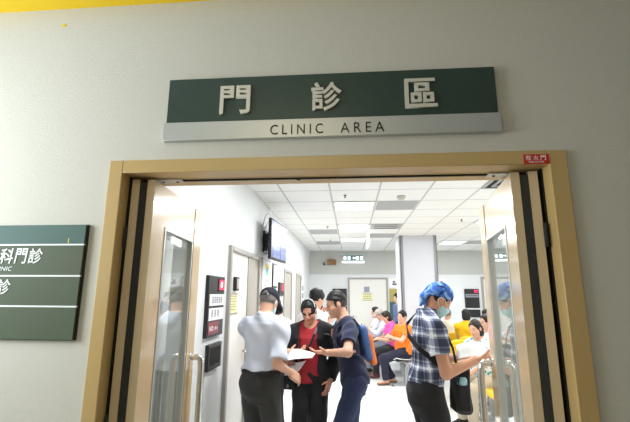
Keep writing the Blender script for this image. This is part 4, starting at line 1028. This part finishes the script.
o = empty('hanging_sign', (.345, 6.0, HC), 0, 'white hanging sign seen edge-on below the ceiling, before the pillar', 'sign')
at(box('sign_box', (.328, 5.78, 2.52), (.362, 6.50, 2.76), mat('lit_white_sign', (.95, .97, 1), .4, emit=(.9, .95, 1), estr=.7), None, .004), o)
for y in (5.9, 6.38): at(MB().tube([(.345, y, 2.755), (.345, y, HC)], .008, 8).build('rod', ALU), o)

# ================================================================== SEATING
YCH = mat('yellow_moulded_plastic', srgb(248, 200, 44), .3, spec=.5, coat=.2)
WCH = mat('white_moulded_plastic', srgb(222, 224, 224), .35, spec=.5)
FRM = mat('grey_painted_steel', srgb(168, 172, 174), .4, metal=.3)
DFR = mat('dark_grey_steel', srgb(62, 62, 62), .45, metal=.3)
def shell(mb, kind, w):
    if kind == 'seat':
        def fn(u, v):
            x = (u - .5) * w * (1 - .06 * v); y = -.20 + .43 * v; e = (2 * u - 1)
            return (x, y, .445 + .03 * e * e - .025 * math.sin(v * PI) + (.02 * v) - (.03 if v > .93 else 0))
    else:
        def fn(u, v):
            e = 2 * u - 1; ww = w * (1 - .05 * v) * (1 if v < .8 else math.sqrt(max(.15, 1 - ((v - .8) / .22) ** 2)))
            return ((u - .5) * ww, -.215 - .09 * v + .035 * e * e, .475 + .36 * v)
    mb.sheet(fn, 10, 10, .014)
def beam_seats(loc, heading, n, cm, label, spacing=.53, base=FRM, group=None):
    hx, hy = unit(heading); o = empty('beam_seating', (loc[0], loc[1], 0), math.atan2(-hx, hy), label, 'waiting chairs', group)
    W = spacing * n
    for i in range(n):
        x = (i - (n - 1) / 2) * spacing
        for kind in ('seat', 'backrest'):
            mb = MB(); shell(mb, kind, .46); bmesh.ops.translate(mb.bm, vec=(x, 0, 0), verts=mb.bm.verts); mb.build(kind, cm, o)
        mb = MB(); mb.box((x - .17, -.15, .400), (x + .17, .15, .418)); mb.box((x - .02, -.235, .40), (x + .02, -.15, .43)); mb.box((x - .02, -.262, .41), (x + .02, -.238, .58)); mb.build('seat_bracket', base if cm is WCH else DFR, o)
    MB().box((-W / 2 + .02, -.035, .345), (W / 2 - .02, .035, .400), .004).build('beam', base, o)
    for sx in (-1, 1):
        x = sx * (W / 2 - .16); mb = MB(); mb.box((x - .03, -.03, .05), (x + .03, .03, .345), .004); mb.prism([(-.26, .0), (.26, 0), (.25, .035), (.04, .065), (-.04, .065), (-.25, .035)], 'x', x - .028, x + .028); mb.build('leg', base, o)
        mb = MB(); mb.tube([(x, .24, .0), (x, .24, .012)], .035, 12); mb.tube([(x, -.24, .0), (x, -.24, .012)], .035, 12); mb.build('foot_pad', DFR, o)
    return o
for i, (x, y) in enumerate(ROW): pass
dv = unit((ROW[3][0] - ROW[0][0], ROW[3][1] - ROW[0][1])); hd = (-dv[1], dv[0])
cx, cy = (ROW[0][0] + ROW[3][0]) / 2, (ROW[0][1] + ROW[3][1]) / 2
beam_seats((cx + .0, cy), hd, 4, WCH, 'row of white moulded waiting seats under the woman in orange and her neighbours', spacing=.613)
beam_seats((1.84, 3.78), (-1, 0), 2, YCH, 'yellow chairs nearest the right door leaf, with the floral-bloused woman on them', spacing=.55)
beam_seats((1.50, 6.62), (0, 1), 2, YCH, 'yellow seats with backs to the doorway, beyond the bandana man', spacing=.52) if False else None
beam_seats((1.67, 5.35), (0, 1), 2, YCH, 'empty yellow seats, nearer row, backs turned to the doorway left of the floral-bloused woman', spacing=.54)
beam_seats((2.50, 6.92), (0, 1), 2, YCH, 'yellow seats under the women in yellow and in white', spacing=.40)
beam_seats((1.68, 6.2), (0, 1), 2, YCH, 'empty yellow seats, second row from the doorway, close to the pillar', spacing=.53)
beam_seats((2.14, 7.7), (0, 1), 1, YCH, 'single yellow seat under the cream-shirted person', spacing=.53)
beam_seats((2.02, 4.75), (-1, 0), 1, YCH, 'single yellow seat behind the floral-bloused woman', spacing=.53)

# ================================================================== THINGS CARRIED
def paper(name, label, pts, bend, m=PAPERW, group=None):
    """sheet spanned by four corners a,b,c,d with a soft sag"""
    a, b, c, d = [np.array(q, float) for q in pts]; nrm = np.cross(b - a, d - a); nrm /= np.linalg.norm(nrm)
    def fn(u, v): return tuple((a * (1 - u) + b * u) * (1 - v) + (d * (1 - u) + c * u) * v + nrm * bend * math.sin(u * PI) * (.6 + .4 * v))
    o = MB().sheet(fn, 10, 8, .0012).build(name, m); return tag(o, label, 'paper', group)
paper('paper_sheet', 'upper white form held between the capped man and the woman in red', [(-.56, 1.86, 1.05), (-.325, 1.80, 1.085), (-.310, 1.94, 1.105), (-.545, 2.04, 1.125)], .012)
paper('paper_sheet', 'lower white form, hanging under the upper one by the woman in red', [(-.575, 1.90, .925), (-.44, 1.86, .975), (-.39, 1.94, 1.045), (-.535, 2.02, 1.015)], -.010)
paper('paper_sheet', 'big white paper held out by the man in the blue bandana', [(.745, 1.36, 1.165), (.965, 1.38, 1.165), (1.02, 1.62, 1.235), (.80, 1.62, 1.225)], .026)

def phone(loc, R, label):
    o = empty('mobile_phone', loc, 0, label, 'phone'); Rm = Matrix.Rotation(0, 4, 'Z')
    for n, lo_, hi_, mm in (('body', (-.036, -.005, -.075), (.036, .004, .075), PLAST_B), ('screen', (-.032, .004, -.069), (.032, .005, .069), mat('dark_phone_glass', srgb(44, 40, 58), .1))):
        b = MB().box(lo_, hi_, .003 if n == 'body' else 0); bmesh.ops.transform(b.bm, matrix=R.to_4x4(), verts=b.bm.verts); b.build(n, mm, o)
    return o
def E3(x, y, z): 
    from mathutils import Euler
    return Euler((math.radians(x), math.radians(y), math.radians(z))).to_matrix()
W = P5.to_world(P5.arm['L']['W']); phone(tuple(W + np.array([.0, .01, .115])), E3(-15, 12, 150), 'dark phone held up by the man in the white T-shirt')
W = P5.to_world(P5.arm['R']['W']); phone(tuple(W + np.array([.055, .06, .07])), E3(-75, 0, -40), 'small dark phone in the outstretched hand of the white T-shirt man')
W = P3.to_world(P3.arm['R']['W']); phone(tuple(W + np.array([-.09, -.03, .035])), E3(-80, 0, 70), 'dark phone in the far hand of the young man in navy')
W = PCAP.to_world((PCAP.arm['R']['W'] + PCAP.arm['L']['W']) / 2); phone(tuple(W + np.array([-.09, -.01, .05])), E3(-40, 0, 85), 'phone held in both hands by the person in grey cap')

# backpack on the young man in navy
p = P3; o = empty('backpack', tuple(p.to_world(p.tp(0, -.22, .2))), p.rot, 'blue backpack with orange back panel worn by the young man in navy', 'backpack')
BPS = mat('navy_backpack_strap', srgb(30, 40, 72), .8); BPB = mat('blue_backpack_nylon', srgb(70, 104, 158), .7, bump=.2, bscale=200); BPO = mat('orange_backpack_nylon', srgb(238, 130, 70), .7, bump=.2, bscale=200)
def sdf_obj(name, m, fn, lo, hi, h, parent, wr=0):
    """local SDF of a person's frame, placed in world and parented"""
    g = Grid(lo, hi, h); fn(g)
    if wr: g.wrinkle(wr, 22)
    me, V = g.mesh(name); ob = link_mesh(name, me, m); me.transform(Matrix.Rotation(p.rot, 4, 'Z')); me.transform(Matrix.Translation(p.loc3)); me.transform(Matrix.LocRotScale(Vector(parent.location), parent.rotation_euler, None).inverted()); ob.parent = parent; return ob
tb = p.tbox(); tb = (tb[0] - .2, tb[1])
def rbox(g, c, hx, r, M=None, op='add', k=.02):
    g.loc(lambda x, y, z: np.sqrt(np.maximum(np.abs(x - c[0]) - hx[0], 0) ** 2 + np.maximum(np.abs(y - c[1]) - hx[1], 0) ** 2 + np.maximum(np.abs(z - c[2]) - hx[2], 0) ** 2) - r, p.T if M is None else M, p.hip, .75, k, op)
sdf_obj('main_compartment', BPB, lambda g: rbox(g, (0, -.155, .28), (.085, .004, .12), .032), tb[0], tb[1], .007, o, .004)
sdf_obj('rear_pocket', BPO, lambda g: rbox(g, (0, -.190, .22), (.08, .002, .11), .028), tb[0], tb[1], .007, o, .004)
for sg in (-1, 1):
    pts = [p.tp(sg * .075, -.14, .42), p.tp(sg * .085, -.09, .515), p.tp(sg * .088, -.01, .525), p.tp(sg * .095, .075, .47), p.tp(sg * .105, .122, .40), p.tp(sg * .125, .115, .32), p.tp(sg * .150, .04, .25), p.tp(sg * .145, -.05, .20), p.tp(sg * .09, -.15, .17)]
    mb = MB().ribbon([tuple(q) for q in pts], tuple(p.T @ np.array([1, 0, 0])), .035, .006); ob = mb.build('strap', BPS)
    ob.data.transform(Matrix.Rotation(p.rot, 4, 'Z')); ob.data.transform(Matrix.Translation(p.loc3)); ob.data.transform(Matrix.LocRotScale(Vector(o.location), o.rotation_euler, None).inverted()); ob.parent = o
def place(ob, q, par):
    ob.data.transform(Matrix.Rotation(q.rot, 4, 'Z')); ob.data.transform(Matrix.Translation(q.loc3)); ob.data.transform(Matrix.LocRotScale(Vector(par.location), par.rotation_euler, None).inverted()); ob.parent = par; return ob
# bandana man's shoulder bag and bottle
p = P12; k = p.s
bagc = np.array([.07, .225, .955])
o = empty('shoulder_bag', tuple(p.to_world(bagc - np.array([0, 0, .2]))), p.rot, 'black shoulder bag hanging at the hip of the bandana man', 'bag')
sdf_obj('bag_body', BLACK_C, lambda g: rbox(g, tuple(bagc - p.hip), (.055, .025, .125), .028, np.eye(3)), bagc - .3, bagc + .3, .007, o, .006)
sdf_obj('side_pocket', BLACK_C, lambda g: (rbox(g, tuple(bagc + np.array([.085, -.02, -.045]) - p.hip), (.012, .026, .07), .022, np.eye(3))), bagc - .3, bagc + .3, .006, o, .002)
pts = [p.tp(.13, .21, .09), p.tp(.165, .15, .16), p.tp(.19, .02, .22), p.tp(.15, -.11, .30), p.tp(.06, -.165, .37), p.tp(-.03, -.165, .44), p.tp(-.075, -.09, .535), p.tp(-.085, .01, .53), p.tp(-.06, .11, .46), p.tp(.02, .165, .32), p.tp(.09, .19, .16), p.tp(.10, .22, .09)]
place(MB().ribbon([tuple(q) for q in pts], [tuple(p.T @ np.array(w)) for w in ([0, 0, 1],) * 6 + ([1, 0, .3],) * 6], .034, .006).build('strap', BLACK_C), p, o)
b = bagc + np.array([.085, -.02, -.01]); o = empty('water_bottle', tuple(p.to_world(b - np.array([0, 0, .09]))), p.rot, 'bottle with pale teal cap in the side pocket of the black shoulder bag', 'bottle')
place(MB().tube([b + (0, 0, -.09), b + (0, 0, .03), b + (0, 0, .055)], [.032, .032, .028], 16).build('bottle_body', mat('dark_bottle', srgb(70, 76, 80), .25)), p, o)
place(MB().tube([b + (0, 0, .052), b + (0, 0, .085), b + (0, 0, .10)], [.033, .034, .026], 16).build('cap', mat('pale_teal_cap', srgb(150, 200, 214), .4)), p, o)
# the woman's cross-body bag
p = P2; bagc = p.tp(.21, .05, -.01)
o = empty('crossbody_bag', tuple(p.to_world(bagc - np.array([0, 0, .1]))), p.rot, 'small black cross-body bag at the hip of the woman in red', 'bag')
sdf_obj('bag_body', BLACK_C, lambda g: rbox(g, tuple(bagc - p.hip), (.03, .05, .06), .02, np.eye(3)), bagc - .25, bagc + .25, .006, o, .003)
pts = [p.tp(-.10, -.05, .535), p.tp(-.085, .05, .525), p.tp(-.055, .12, .44), p.tp(-.01, .158, .32), p.tp(.06, .15, .20), p.tp(.15, .12, .10)]
place(MB().ribbon([tuple(q) for q in pts], [tuple(p.T @ np.array([1, 0, .4]))] * 6, .020, .005).build('strap', LEATHER), p, o)
place(MB().box(tuple(bagc + np.array([-.01, .07, -.06])), tuple(bagc + np.array([.01, .078, -.03])), .003).build('buckle', STEEL_), p, o)
# white top woman's shoulder strap bag
p = PWH; o = empty('sling_bag', tuple(p.to_world(p.tp(-.2, .0, .05))), p.rot, 'black strap bag across the back of the woman in white', 'bag')
pts = [p.tp(.09, .05, .53), p.tp(.10, -.04, .555), p.tp(.08, -.13, .46), p.tp(.0, -.145, .34), p.tp(-.08, -.14, .22), p.tp(-.17, -.08, .10)]
place(MB().ribbon([tuple(q) for q in pts], [tuple(p.T @ np.array([1, 0, -.4]))] * 6, .022, .006).build('strap', LEATHER), p, o)
c = p.tp(-.235, 0, .03); place(MB().box(tuple(c - (.03, .10, .09)), tuple(c + (.03, .10, .09)), .015).build('bag_body', LEATHER), p, o)

# ================================================================== LIGHT
w = bpy.data.worlds.new('world'); SC.world = w; w.use_nodes = True; nt = w.node_tree; bg = nt.nodes['Background']
bg.inputs[0].default_value = (.86, .93, 1.0, 1); bg.inputs[1].default_value = 1.0
def area(name, loc, rot, sx, sy, e, col):
    l = bpy.data.lights.new(name, 'AREA'); l.shape = 'RECTANGLE'; l.size = sx; l.size_y = sy; l.energy = e; l.color = col
    o = bpy.data.objects.new(name, l); COL.objects.link(o); o.location = loc; o.rotation_euler = rot; return o
area('added_side_light', (EX + .02, -.97, 2.05), (0, -PI / 2, 0), 1.0, 1.15, WIN_W, (.83, .94, 1.0))  # added light at the made-up window, brightens the left of wall_front
o = empty('ceiling_light', (-.6, -2.3, 3.3), 0, 'added fill lamp on the corridor ceiling, unseen behind the viewer', 'ceiling light')  # unseen fixture, added to hold the warm fill
at(box('housing', (-1.2, -2.45, 3.25), (0, -2.15, 3.30), PLAST_W, None, .004), o); at(box('diffuser', (-1.17, -2.42, 3.24), (-.03, -2.18, 3.25), LAMP), o)
area('corridor_fill', (-.6, -2.3, 3.22), (0, 0, 0), 1.1, .22, COR_W, (1.0, .82, .42))  # added warm fill for the right part of wall_front
SC.view_settings.view_transform = 'Standard'; SC.view_settings.look = 'None'; SC.view_settings.exposure = EXPO; SC.view_settings.gamma = 1
SC.view_settings.use_curve_mapping = False
